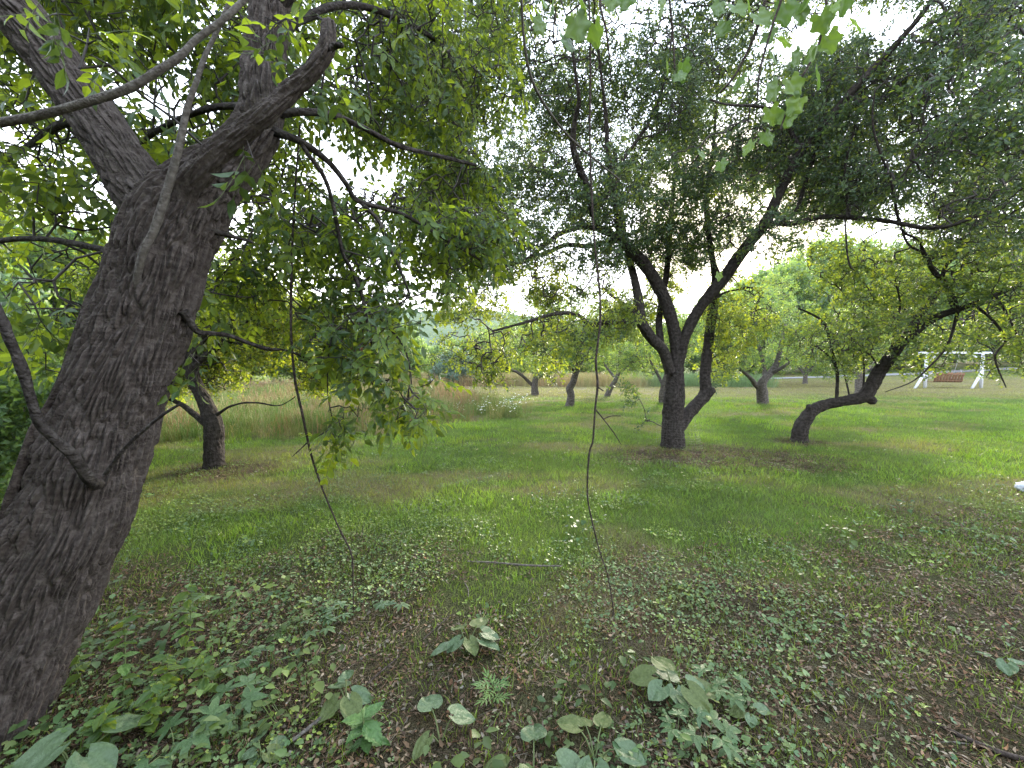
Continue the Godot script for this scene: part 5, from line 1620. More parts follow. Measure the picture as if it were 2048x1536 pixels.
func make_apple_tree(base_at: Array, trunk: Array, limbs: Array, clumps: Array, label: String, per: float, chance: float, size: float, weights: Array, group: String, fine: bool, mats: Array, yellower := []) -> void:
	var base := Vector3(base_at[0], base_at[1], base_at[2])
	var t := thing("apple_tree", label, "tree", base, group)
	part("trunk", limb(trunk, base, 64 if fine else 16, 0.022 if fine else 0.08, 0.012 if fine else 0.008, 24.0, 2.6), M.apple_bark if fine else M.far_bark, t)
	for pts in limbs:
		var r: float = pts[0][3]
		var sides := (40 if r > 0.06 else 20 if r > 0.025 else 8) if fine else 8
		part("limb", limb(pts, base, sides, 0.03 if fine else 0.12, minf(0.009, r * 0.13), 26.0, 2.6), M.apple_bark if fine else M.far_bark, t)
	var g := grow([trunk.slice(4)] + limbs, base, clumps, per, 2.2, 0.06)
	part("twigs", twig_mesh(g, 0.0021 if fine else 0.0035, 0.012), M.twig, t, "stuff")
	var spots := dress(g, 6, chance, base, 0.1, size, 2.2)
	print(label.left(20), " sprigs ", spots.size())
	var kinds := [apple_sprig(mats, weights, 9, 0.058), apple_sprig(mats, weights, 8, 0.062), apple_sprig(mats, weights, 10, 0.054), apple_sprig(mats, [0.15, 0.35, 0.05, 0.45], 8, 0.058)]
	# some low sprays get yellower leaf tones, their backlit look put into the colour
	var green := []
	var backlit := []
	for x in spots:
		var p: Vector3 = x.origin + base
		var near := false
		for c in yellower:
			if p.distance_to(Vector3(c[0], c[1], c[2])) < c[3] * 1.25:
				near = true
		if near and rng.randf() < 0.85:
			backlit.append(x)
		else:
			green.append(x)
	var lots := share(green, kinds.size())
	for i in kinds.size():
		scatter("foliage", kinds[i], null, lots[i], [], t)
	if backlit.size() > 0:
		var lot2 := share(backlit, 2)
		scatter("foliage", apple_sprig(M.fresh, [0.1, 0.35, 0.0, 0.55], 8, 0.058), null, lot2[0], [], t)
		scatter("foliage", apple_sprig(M.fresh, [0.05, 0.5, 0.0, 0.45], 9, 0.056), null, lot2[1], [], t)

func crown_proto(seed_: int, lumps: int, leaves: int, mats: Array, size: float, flat: float) -> Array:
	# a unit-high crown (from 0.12 to 1): lumps of sprigs about limbs; returns [limb meshes, sprig lots]
	rng.seed = seed_
	var limbs := []
	var trunk := [[0, -0.02, 0, 0.028], [0.01, 0.12, 0, 0.022], [-0.01, 0.3, 0.01, 0.017], [0.015, 0.55, -0.01, 0.011], [0, 0.85, 0, 0.004]]
	var spots := []
	for i in lumps:
		var u := (i + 0.5) / lumps
		var y := 0.2 + 0.72 * u
		var rad := 0.40 * flat * pow(sin(PI * clampf(0.12 + 0.80 * u, 0, 1)), 0.7)
		var a := 2.4 * i + rng.randf_range(-0.4, 0.4)
		var c := Vector3(cos(a) * rad * rng.randf_range(0.35, 1.0), y + rng.randf_range(-0.05, 0.05), sin(a) * rad * rng.randf_range(0.35, 1.0))
		var s := rng.randf_range(0.10, 0.19) * (1.15 - 0.4 * u)
		limbs.append([[0, maxf(0.12, c.y - 0.25), 0, 0.010], [c.x * 0.5, c.y - 0.08, c.z * 0.5, 0.006], [c.x, c.y, c.z, 0.002]])
		for k in int(leaves / float(lumps)):
			var q := rb()
			q = q.normalized() * pow(q.length(), 0.6)
			var p := c + Vector3(q.x, q.y * 0.75, q.z) * s
			if p.y < 0.05:
				continue
			spots.append(aim((q + rv() * 0.8 + Vector3.DOWN * 0.2).normalized(), Vector3.UP + rv() * 0.6, size * rng.randf_range(0.7, 1.25), p))
	var kinds := [apple_sprig(mats, [0.45, 0.3, 0.2, 0.05], 9, 0.075), apple_sprig(mats, [0.3, 0.4, 0.2, 0.1], 9, 0.075), apple_sprig(mats, [0.25, 0.15, 0.6, 0.0], 9, 0.075)]
	return [trunk, limbs, share(spots, kinds.size()), kinds]

func plant_proto(proto: Array, called: String, label: String, category: String, at: Vector3, height: float, turn: float, group: String) -> void:
	var t := thing(called, label, category, at, group)
	t.rotation.y = turn
	t.scale = Vector3(height, height, height)
	if proto.size() == 4:
		proto.append(limb(proto[0], Vector3.ZERO, 8, 0.06, 0.0, 1.0, 1.0))
		var ms := []
		for l in proto[1]:
			ms.append(limb(l, Vector3.ZERO, 5, 0.1, 0.0, 1.0, 1.0))
		proto.append(ms)
		var mms := []
		for i in proto[3].size():
			var o := scatter("foliage", proto[3][i], null, proto[2][i], [], t)
			mms.append(o.multimesh)
		proto.append(mms)
	else:
		for mm in proto[6]:
			var o := MultiMeshInstance3D.new()
			o.name = "foliage"
			o.multimesh = mm
			t.add_child(o, true)
			o.set_meta("kind", "stuff")
	part("trunk", proto[4], M.far_bark, t)
	for m in proto[5]:
		part("limb", m, M.far_bark, t)

func make_woods() -> void:
	var tall := [crown_proto(71, 26, 2600, M.wood, 0.34, 1.0), crown_proto(72, 22, 2400, M.wood, 0.36, 1.2), crown_proto(73, 28, 2600, M.wood, 0.34, 0.9)]
	var low := [crown_proto(81, 18, 1700, M.wood, 0.55, 1.5), crown_proto(82, 20, 1800, M.wood, 0.55, 1.35)]
	rng.seed = 90
	for a in WOODS:
		var p: Array = tall[a[4]] if a[5] == "tall" else low[a[4]]
		plant_proto(p, a[6], a[7], a[8], Vector3(a[0], gh(a[0], a[1]) - 0.05, a[1]), a[2], a[3], a[9])
	var blue := crown_proto(91, 16, 1700, M.blue_shrub, 0.6, 1.9)
	plant_proto(blue, "shrub", "round blue-green shrub standing alone at the far edge of the meadow", "shrub", on_ground(-3.4, -26.5), 2.3, 0.4, "")

func make_shade_thicket() -> void:
	# guessed wood edge behind the camera: unseen trees added to shade the near trunk
	rng.seed = 95
	var p := crown_proto(96, 22, 2200, M.wood, 0.3, 1.5)
	var t := Node3D.new()
	t.name = "shade_thicket"
	add_child(t, true)
	t.set_meta("kind", "stuff")
	t.set_meta("label", "dense leafy thicket at the wood edge behind the camera")
	t.set_meta("category", "shade_thicket")
	var lots := [[], [], []]
	var stems := []
	for a in [[-4.5, 2.4, 5.5], [-1.0, 5.2, 6.0], [-9.0, 2.5, 5.5], [-6.0, 6.0, 6.0], [-2.0, 8.0, 6.5], [3.0, 9.0, 6.0], [8.0, 8.0, 6.5], [-10.5, -1.5, 5.0], [-5.0, 10.0, 7.0]]:
		var at := turned(Vector3(a[0], 0, a[1]), rng.randf() * TAU, a[2])
		stems.append(at)
		for k in 3:
			for s in p[2][k]:
				lots[k].append(at * s)
	for k in 3:
		scatter("foliage", p[3][k], null, lots[k], [], t)
	scatter("stems", limb(p[0], Vector3.ZERO, 8, 0.06, 0.0, 1.0, 1.0), M.far_bark, stems, [], t)

# ------------------------------------------------------------------ ground cover
func blades(n: int, disc: float, h0: float, h1: float, w: float, lean: float) -> ArrayMesh:
	var st := SurfaceTool.new()
	st.begin(Mesh.PRIMITIVE_TRIANGLES)
	for i in n:
		var a := rng.randf() * TAU
		var d := disc * sqrt(rng.randf())
		var p := Vector3(cos(a) * d, -0.01, sin(a) * d)
		var h := rng.randf_range(h0, h1)
		var to := Vector3(rng.randf_range(-1, 1), 0, rng.randf_range(-1, 1)) * lean * h
		var b := rng.randf() * TAU
		var s := Vector3(cos(b), 0, sin(b)) * w * rng.randf_range(0.7, 1.2)
		var q := p + Vector3.UP * h * 0.6 + to * 0.4
		var e := p + Vector3.UP * h * rng.randf_range(0.75, 1.0) + to * 1.1
		st.set_color(vary(Color(0.95, 1, 0.9) if rng.randf() < 0.85 else Color(1.5, 1.15, 1.2), 0.35))
		for t in [[p - s, p + s, q - s * 0.75], [q - s * 0.75, p + s, q + s * 0.75], [q - s * 0.75, q + s * 0.75, e]]:
			for x in t:
				st.add_vertex(x)
	st.generate_normals()
	return st.commit()

func round_leaf(st: SurfaceTool, c: Vector3, n: Vector3, r: float) -> void:
	# a small kidney-shaped leaf
	var x := n.cross(Vector3(0.3, 0.1, 0.9)).normalized().rotated(n, rng.randf() * TAU)
	var z := x.cross(n)
	var ring := []
	for k in 7:
		var a := lerpf(-2.7, 2.7, k / 6.0)
		ring.append(c + (x * cos(a) + z * sin(a)) * r * (0.9 + 0.2 * (k % 2)) + n * r * 0.22)
	for k in 6:
		for q in [c, ring[k], ring[k + 1]]:
			st.add_vertex(q)

func ivy_patch(n: int, disc: float, r0: float, r1: float) -> ArrayMesh:
	var st := SurfaceTool.new()
	st.begin(Mesh.PRIMITIVE_TRIANGLES)
	for i in n:
		var a := rng.randf() * TAU
		var d := disc * sqrt(rng.randf())
		var p := Vector3(cos(a) * d, rng.randf_range(0.012, 0.05), sin(a) * d)
		st.set_color(vary(Color(1, 1, 1) if rng.randf() < 0.85 else Color(1.7, 1.4, 0.9), 0.3))
		round_leaf(st, p, (Vector3.UP + rv() * 0.55).normalized(), rng.randf_range(r0, r1))
	st.generate_normals()
	return st.commit()

func weed_patch(n: int, disc: float) -> ArrayMesh:
	# low leafy weeds: pointed leaves held a hand's breadth off the soil
	var st := SurfaceTool.new()
	st.begin(Mesh.PRIMITIVE_TRIANGLES)
	for i in n:
		var a := rng.randf() * TAU
		var d := disc * sqrt(rng.randf())
		var h := rng.randf_range(0.03, 0.15)
		var p := Vector3(cos(a) * d, h, sin(a) * d)
		st.set_color(vary(Color(1, 1, 1) if rng.randf() < 0.75 else Color(1.6, 1.35, 0.8), 0.3))
		var b := rng.randf() * TAU
		var L := rng.randf_range(0.03, 0.062)
		add_leaf(st, p, Vector3(cos(b), rng.randf_range(-0.4, 0.3), sin(b)), (Vector3.UP + rv() * 0.4).normalized(), L, L * rng.randf_range(0.5, 0.75), 0.12, rng.randf_range(0.0, 0.35))
		var f := Vector3(0.0012, 0, 0.0012)
		for q in [p - f, p + f, Vector3(p.x * 0.6, -0.01, p.z * 0.6)]:
			st.add_vertex(q)
	st.generate_normals()
	return st.commit()

func litter_patch(n: int, disc: float) -> ArrayMesh:
	var st := SurfaceTool.new()
	st.begin(Mesh.PRIMITIVE_TRIANGLES)
	for i in n:
		var a := rng.randf() * TAU
		var d := disc * sqrt(rng.randf())
		var p := Vector3(cos(a) * d, rng.randf_range(0.004, 0.018), sin(a) * d)
		var b := rng.randf() * TAU
		st.set_color(vary([Color(1, 1, 1), Color(0.55, 0.45, 0.38), Color(1.35, 1.3, 1.25), Color(0.8, 0.6, 0.5)][rng.randi() % 4], 0.3))
		if i % 5 > 2:
			# a straw or bit of twig
			var s := Vector3(cos(b), rng.randf_range(-0.05, 0.15), sin(b)) * rng.randf_range(0.02, 0.06)
			var o := Vector3(-sin(b), 0, cos(b)) * 0.0013
			for q in [p - s - o, p - s + o, p + s, p + s, p - s + o, p + s + Vector3.UP * 0.002]:
				st.add_vertex(q)
		else:
			add_leaf(st, p, Vector3(cos(b), rng.randf_range(-0.15, 0.3), sin(b)), (Vector3.UP + rv() * 0.6).normalized(), rng.randf_range(0.012, 0.034), rng.randf_range(0.007, 0.017), rng.randf_range(-0.5, 0.6), rng.randf_range(-0.5, 0.7))
	st.generate_normals()
	return st.commit()

func stalk_patch(n: int, disc: float, h0: float, h1: float, seeds: int) -> ArrayMesh:
	# tall grass: bent stalks, some ending in a narrow seed head
	var st := SurfaceTool.new()
	st.begin(Mesh.PRIMITIVE_TRIANGLES)
	for i in n:
		var a := rng.randf() * TAU
		var d := disc * sqrt(rng.randf())
		var p := Vector3(cos(a) * d, -0.02, sin(a) * d)
		var h := rng.randf_range(h0, h1)
		var to := Vector3(rng.randf_range(-1, 1), 0, rng.randf_range(-1, 1)) * 0.32 * h
		var b := rng.randf() * TAU
		var s := Vector3(cos(b), 0, sin(b)) * rng.randf_range(0.0025, 0.005)
		var q := p + Vector3.UP * h * 0.55 + to * 0.35
		var e := p + Vector3.UP * h + to
		for t in [[p - s, p + s, q - s], [q - s, p + s, q + s], [q - s, q + s, e]]:
			for x in t:
				st.add_vertex(x)
		if i % 10 < seeds:
			var dir := (e - q).normalized()
			for k in 5:
				var c := e - dir * 0.03 * k
				var f := rv() * 0.014
				for x in [c, c + f, c - dir * 0.035 + f * 0.5, c, c - f, c - dir * 0.035 - f * 0.5]:
					st.add_vertex(x)
	st.generate_normals()
	return st.commit()

func vary(c: Color, by: float) -> Color:
	var k := 1.0 + rng.randf_range(-by, by)
	var w := rng.randf_range(-by, by) * 0.35
	return Color(c.r * k * (1.0 + w), c.g * k, c.b * k * (1.0 - w))

func make_cover() -> void:
	rng.seed = 400
	var turf := []
	for i in 4:
		turf.append(blades(34, 0.13, 0.025, 0.075, 0.0022, 0.75))
	var long_turf := [blades(30, 0.12, 0.06, 0.14, 0.0026, 0.7), blades(26, 0.12, 0.05, 0.12, 0.0028, 0.8)]
	var far_turf := [blades(70, 0.45, 0.03, 0.08, 0.006, 0.9), blades(70, 0.45, 0.03, 0.09, 0.006, 0.9)]
	var ivy := [ivy_patch(26, 0.13, 0.005, 0.011), ivy_patch(24, 0.13, 0.004, 0.010), ivy_patch(15, 0.12, 0.007, 0.016)]
	var weeds := [weed_patch(15, 0.15), weed_patch(12, 0.13), weed_patch(18, 0.16)]
	var litter := [litter_patch(34, 0.13), litter_patch(30, 0.13), litter_patch(38, 0.12)]
	var lots := {}
	var put := func(key: String, tr: Transform3D, c: Color):
		if not lots.has(key):
			lots[key] = [[], []]
		lots[key][0].append(tr)
		lots[key][1].append(c)
	# close turf, litter and creeping leaves
	var z := -0.7
	while z > -15.0:
		var step := 0.115 + 0.012 * maxf(0.0, -z - 4.0)
		var half := -z * 1.42 + 1.6
		var x := -half
		while x < half:
			var px := x + rng.randf_range(-0.5, 0.5) * step
			var pz := z + rng.randf_range(-0.5, 0.5) * step
			x += step
			if meadow_at(px, pz) and rng.randf() < 0.6:
				continue
			var b := bare(px, pz)
			var dr := dry(px, pz)
			var at := on_ground(px, pz)
			var lush := clampf(0.5 + 1.1 * n_patch.get_noise_2d(px * 2.6 + 5.0, pz * 2.6), 0, 1)
			if rng.randf() < 0.96 - b * 0.5:
				var c := Color(0.14, 0.215, 0.05).lerp(Color(0.23, 0.33, 0.055), lush).lerp(Color(0.27, 0.23, 0.12), dr * (0.3 + 0.7 * rng.randf()))
				c = c.lerp(Color(0.12, 0.125, 0.05), b * 0.5)
				var tall: bool = lush > 0.72 and b < 0.4 and rng.randf() < 0.35
				put.call(("tuft%d" % (rng.randi() % 2)) if tall else ("turf%d" % (rng.randi() % 4)), turned(at, rng.randf() * TAU, rng.randf_range(0.8, 1.25) * (1.0 + 0.05 * maxf(0.0, -pz - 4.0))), vary(c, 0.25))
			if b > 0.12 and rng.randf() < b * 0.95 and pz > -9.0:
				var c2 := Color(0.12, 0.088, 0.058).lerp(Color(0.24, 0.195, 0.14), rng.randf())
				if rng.randf() < 0.2:
					c2 = Color(0.11, 0.075, 0.05)
				put.call("litter%d" % (rng.randi() % 3), turned(at, rng.randf() * TAU, rng.randf_range(0.8, 1.25), 0.0), vary(c2, 0.3))
			if rng.randf() < 0.05 and b < 0.3 and pz > -12.0:
				put.call("stray%d" % (rng.randi() % 2), turned(at + Vector3.UP * 0.03, rng.randf() * TAU, rng.randf_range(0.8, 1.4), 0.0), vary(Color(0.3, 0.26, 0.14) if rng.randf() < 0.7 else Color(0.4, 0.38, 0.3), 0.3))
			var wd := 0.85 * ss(-0.55, -1.3, px) * ss(-2.9, -2.0, pz) + 0.5 * ss(0.28, 0.5, n_patch.get_noise_2d(px * 4.0 + 80.0, pz * 4.0)) * ss(-5.0, -3.0, pz)
			if rng.randf() < wd * 0.42:
				put.call("weed%d" % (rng.randi() % 3), turned(at, rng.randf() * TAU, rng.randf_range(0.7, 1.2), rng.randf_range(-0.1, 0.1)), vary(Color(0.05, 0.095, 0.035).lerp(Color(0.105, 0.155, 0.045), rng.randf()), 0.3))
			var iv := n_patch.get_noise_2d(px * 3.4 - 20.0, pz * 3.4 + 60.0) + 0.5 * n_fine.get_noise_2d(px * 3.0 + 7.0, pz * 3.0)
			var want := 0.8 * ss(-0.28, 0.3, iv) * ss(-9.0, -5.2, pz) * (0.4 + 0.6 * ss(-6.0, -3.6, pz)) * (1.0 - 0.7 * ss(1.2, 2.6, px + pz * 0.3 + 0.8))
			for again in 2:
				if rng.randf() > want:
					continue
				var jog := Vector3(rng.randf_range(-0.06, 0.06), 0, rng.randf_range(-0.06, 0.06))
				var c3 := Color(0.075, 0.13, 0.05).lerp(Color(0.15, 0.21, 0.085), rng.randf())
				if rng.randf() < 0.12 + 0.5 * ss(-2.4, -3.6, pz):
					c3 = Color(0.13, 0.2, 0.045).lerp(Color(0.2, 0.26, 0.05), rng.randf())
				put.call("ivy%d" % (rng.randi() % 3), turned(at + jog, rng.randf() * TAU, rng.randf_range(0.75, 1.25) * (1.0 if pz > -2.6 else 0.85), rng.randf_range(-0.1, 0.1)), vary(c3, 0.2))
		z -= step
	# farther turf, in wider clumps
	z = -15.0
	while z > -46.0:
		var step := 0.5 + 0.02 * (-z - 15.0)
		var half := -z * 1.42 + 2.0
		var x := -half
		while x < half:
			var px := x + rng.randf_range(-0.5, 0.5) * step
			var pz := z + rng.randf_range(-0.5, 0.5) * step
			x += step
			if meadow_at(px, pz) or (pz < -25.0 and pz > -30.0 and px < 15.0):
				continue
			var dr := dry(px, pz)
			var lush := clampf(0.5 + 1.1 * n_patch.get_noise_2d(px * 1.6 + 5.0, pz * 1.6), 0, 1)
			var c := Color(0.16, 0.235, 0.07).lerp(Color(0.23, 0.32, 0.07), lush).lerp(Color(0.29, 0.245, 0.14), dr)
			put.call("far%d" % (rng.randi() % 2), turned(on_ground(px, pz), rng.randf() * TAU, rng.randf_range(0.9, 1.3)), vary(c, 0.15))
		z -= step
	var lawn := Node3D.new()
	lawn.name = "lawn_grass"
	add_child(lawn, true)
	lawn.set_meta("kind", "stuff")
	lawn.set_meta("label", "short mown grass of the orchard lawn with straw patches")
	lawn.set_meta("category", "grass")
	for i in 4:
		scatter("turf", turf[i], M.grass, lots["turf%d" % i][0], lots["turf%d" % i][1], lawn)
	for i in 2:
		scatter("turf", long_turf[i], M.grass, lots["tuft%d" % i][0], lots["tuft%d" % i][1], lawn)
		scatter("turf", far_turf[i], M.grass, lots["far%d" % i][0], lots["far%d" % i][1], lawn)
	var creep := Node3D.new()
	creep.name = "ground_ivy"
	add_child(creep, true)
	creep.set_meta("kind", "stuff")
	creep.set_meta("label", "small round-leaved creeping weeds carpeting the foreground")
	creep.set_meta("category", "ground cover")
	for i in 3:
		scatter("creeping_leaves", ivy[i], M.cover, lots["ivy%d" % i][0], lots["ivy%d" % i][1], creep)
	var low := Node3D.new()
	low.name = "undergrowth"
	add_child(low, true)
	low.set_meta("kind", "stuff")
	low.set_meta("label", "low leafy weeds crowding the soil at the foot of the leaning trunk")
	low.set_meta("category", "undergrowth")
	for i in 3:
		scatter("weeds", weeds[i], M.cover, lots["weed%d" % i][0], lots["weed%d" % i][1], low)
	var fall := Node3D.new()
	fall.name = "leaf_litter"
	add_child(fall, true)
	fall.set_meta("kind", "stuff")
	fall.set_meta("label", "brown dead leaves and straw scattered over the bare soil")
	fall.set_meta("category", "leaf litter")
	var stray := [litter_patch(3, 0.1), litter_patch(2, 0.1)]
	for i in 2:
		scatter("dead_leaves", stray[i], M.litter, lots["stray%d" % i][0], lots["stray%d" % i][1], fall)
	for i in 3:
		scatter("dead_leaves", litter[i], M.litter, lots["litter%d" % i][0], lots["litter%d" % i][1], fall)

func make_meadow() -> void:
	rng.seed = 500
	var green := [stalk_patch(60, 0.34, 0.15, 0.5, 2), stalk_patch(60, 0.34, 0.15, 0.55, 3)]
	var seedy := [stalk_patch(30, 0.36, 0.3, 0.75, 8), stalk_patch(30, 0.36, 0.25, 0.65, 9)]
	var a := [[], []]
	var ac := [[], []]
	var b := [[], []]
	var bc := [[], []]
	var far := [[], []]
	var fc := [[], []]
	for i in 8000:
		var x := rng.randf_range(-30.0, 1.0)
		var zz := rng.randf_range(-25.0, -6.0)
		if not meadow_at(x, zz):
			continue
		var k := rng.randi() % 2
		var edge := not meadow_at(x + 0.5, zz + 0.7)
		var w := n_patch.get_noise_2d(x * 2.0, zz * 2.0 + 90.0)
		var tall := 0.75 + 0.6 * n_patch.get_noise_2d(x * 3.0 + 33.0, zz * 3.0)
		if rng.randf() < 0.14 + 0.22 * ss(-7.0, -3.0, x) + 0.7 * w + (0.12 if edge else 0.0):
			b[k].append(turned(on_ground(x, zz), rng.randf() * TAU, rng.randf_range(0.85, 1.2) * tall * (0.75 if edge else 1.0)))
			bc[k].append(vary(Color(0.24, 0.155, 0.095) if rng.randf() < 0.6 else Color(0.27, 0.23, 0.115), 0.25))
		else:
			a[k].append(turned(on_ground(x, zz), rng.randf() * TAU, rng.randf_range(0.85, 1.25) * tall * (0.75 if edge else 1.0)))
			ac[k].append(vary(Color(0.115, 0.175, 0.045) if rng.randf() < 0.6 else Color(0.18, 0.2, 0.075), 0.25))
	for i in 1500:
		var x := rng.randf_range(-9.0, 16.0)
		var zz := rng.randf_range(-29.5, -25.0) + 0.06 * x
		var k := rng.randi() % 2
		var tan := ss(9.5, 7.0, x + 2.0 * n_fine.get_noise_2d(x, zz))
		far[k].append(turned(on_ground(x, zz), rng.randf() * TAU, rng.randf_range(0.9, 1.35)))
		fc[k].append(vary(Color(0.13, 0.2, 0.085).lerp(Color(0.3, 0.225, 0.125) if rng.randf() < 0.6 else Color(0.27, 0.26, 0.11), tan), 0.18))
	var t := Node3D.new()
	t.name = "meadow_grass"
	add_child(t, true)
	t.set_meta("kind", "stuff")
	t.set_meta("label", "knee-high rough grass with rusty seed heads in the left meadow")
	t.set_meta("category", "tall grass")
	for k in 2:
		scatter("stalks", green[k], M.meadow, a[k], ac[k], t)
		scatter("stalks", seedy[k], M.meadow, b[k], bc[k], t)
	var u := Node3D.new()
	u.name = "field_grass"
	add_child(u, true)
	u.set_meta("kind", "stuff")
	u.set_meta("label", "band of tall tan grass beyond the small apple trees")
	u.set_meta("category", "tall grass")
	for k in 2:
		scatter("stalks", seedy[k], M.meadow, far[k], fc[k], u)
	# white flowers at the tip of the meadow
	var st := SurfaceTool.new()
	st.begin(Mesh.PRIMITIVE_TRIANGLES)
	for i in 9:
		round_leaf(st, Vector3(rng.randf_range(-0.12, 0.12), rng.randf_range(0.22, 0.5), rng.randf_range(-0.12, 0.12)), (Vector3.UP + rv() * 0.7).normalized(), 0.018)
	st.generate_normals()
	var spots := []
	var tints := []
	for i in 22:
		var x := rng.randf_range(-1.6, 0.5)
		var zz := rng.randf_range(-12.4, -10.4) + 0.25 * x
		spots.append(turned(on_ground(x, zz), rng.randf() * TAU, rng.randf_range(0.7, 1.2)))
		tints.append(vary(Color(0.62, 0.64, 0.62), 0.12))
	var f := scatter("white_wildflowers", st.commit(), M.meadow, spots, tints, self)
	f.set_meta("label", "small white wildflowers at the right tip of the rough meadow")
	f.set_meta("category", "wildflowers")

# ------------------------------------------------------------------ single plants
func make_plant(kind: String, label: String, x: float, z: float, size: float, leaves: int, turn: float) -> void:
	var called: String = {"burdock": "burdock_plant", "creeper": "creeper_plant", "nettle": "nettle_plant", "ragweed": "ragweed_plant", "sapling": "weed_plant"}[kind]
	var t := thing(called, label, "plant", on_ground(x, z), "")
	var lean := Vector3(0.0, 0, 0.0)
	if kind == "burdock":
		for k in leaves:
			var a := turn + TAU * k / leaves + rng.randf_range(-0.5, 0.5)
			var L := size * rng.randf_range(0.45, 0.8)
			var out := Vector3(cos(a), 0, sin(a))
			var top := out * size * rng.randf_range(0.2, 0.7) + Vector3.UP * size * rng.randf_range(0.3, 0.75)
			var p := tube(PackedVector3Array([Vector3(0, -0.01, 0), top * 0.55 + Vector3.UP * size * 0.12, top]), PackedFloat32Array([0.004, 0.0032, 0.0022]), 5)
			var o := part("leaf", broad_leaf(L, L * rng.randf_range(0.9, 1.1), "heart", M.burdock[[0, 0, 1, 1, 2][rng.randi() % 5]]), null, t)
			o.transform = aim(out + Vector3.DOWN * rng.randf_range(0.0, 0.4), Vector3.UP + rv() * 0.3, 1.0, top)
			part("leaf_stalk", p, M.stalk, o).transform = o.transform.affine_inverse()
	elif kind == "creeper":
		for k in leaves:
			var a := turn + TAU * k / leaves + rng.randf_range(-0.5, 0.5)
			var out := Vector3(cos(a), 0, sin(a))
			var top := out * size * rng.randf_range(0.3, 1.1) + Vector3.UP * rng.randf_range(0.05, 0.12)
			var stalk := tube(PackedVector3Array([Vector3(0, -0.01, 0), top * 0.6 + Vector3.UP * 0.02, top]), PackedFloat32Array([0.002, 0.0016, 0.0012]), 4)
			var st := SurfaceTool.new()
			st.begin(Mesh.PRIMITIVE_TRIANGLES)
			for j in 5:
				var b := lerpf(-1.9, 1.9, j / 4.0) + rng.randf_range(-0.12, 0.12)
				var L := size * (0.62 - 0.07 * absf(j - 2)) * rng.randf_range(0.85, 1.1)
				add_leaf(st, Vector3.ZERO, Vector3(sin(b), cos(b), rng.randf_range(-0.15, 0.05)), Vector3(0, 0, 1), L, L * 0.42, 0.12, 0.15)
			st.generate_normals()
			var o := part("leaf", st.commit(), M.creeper[rng.randi() % 3], t)
			o.transform = aim(out, Vector3.UP + rv() * 0.35, 1.0, top)
			part("leaf_stalk", stalk, M.stalk, o).transform = o.transform.affine_inverse()
	elif kind == "nettle" or kind == "sapling":
		var h := size
		var bend := rv() * h * 0.12
		bend.y = 0.0
		part("stem", tube(PackedVector3Array([Vector3(0, -0.02, 0), Vector3(0, h * 0.5, 0) + bend, Vector3(0, h, 0) + bend * 1.3]), PackedFloat32Array([0.004, 0.003, 0.0015]), 5), M.stalk, t)
		var mats: Array = M.nettle if kind == "nettle" else M.ash.slice(0, 2) + M.nettle.slice(1, 2)
		for k in leaves:
			var u := 0.25 + 0.75 * k / leaves
			var a := turn + 2.4 * k
			var L := (0.10 if kind == "nettle" else 0.07) * rng.randf_range(0.7, 1.15)
			var o := part("leaf", broad_leaf(L, L * 0.62, "toothed", mats[rng.randi() % mats.size()]), null, t)
			o.transform = aim(Vector3(cos(a), rng.randf_range(-0.35, 0.3), sin(a)), Vector3.UP + rv() * 0.3, 1.0, Vector3(0, h * u, 0) + bend * u)
	else:
		part("stem", tube(PackedVector3Array([Vector3(0, -0.02, 0), Vector3(0.01, size * 0.9, 0)]), PackedFloat32Array([0.003, 0.0015]), 5), M.stalk, t)
		for k in leaves:
			var a := turn + 2.4 * k
			var st := SurfaceTool.new()
			st.begin(Mesh.PRIMITIVE_TRIANGLES)
			for j in 7:
				var b := lerpf(-1.3, 1.3, j / 6.0)
				add_leaf(st, Vector3(0, 0.02 + 0.012 * (3 - absi(j - 3)), 0), Vector3(sin(b), cos(b), 0), Vector3(0, 0, 1), 0.05 - 0.006 * absi(j - 3), 0.009, 0.1, 0.1)
			st.generate_normals()
			var o := part("leaf", st.commit(), M.nettle[rng.randi() % 2], t)
			o.transform = aim(Vector3(cos(a), 0.3, sin(a)), Vector3.UP, 1.0, Vector3(0, size * (0.3 + 0.65 * k / leaves), 0))

func make_stick(label: String, pts: Array, mat: Material) -> void:
	var base := Vector3(pts[0][0], pts[0][1], pts[0][2])
	var t := thing("fallen_stick", label, "stick", base, "")
	part("stem", limb(pts, base, 9, 0.02, 0.0008, 60.0, 3.0), mat, t)

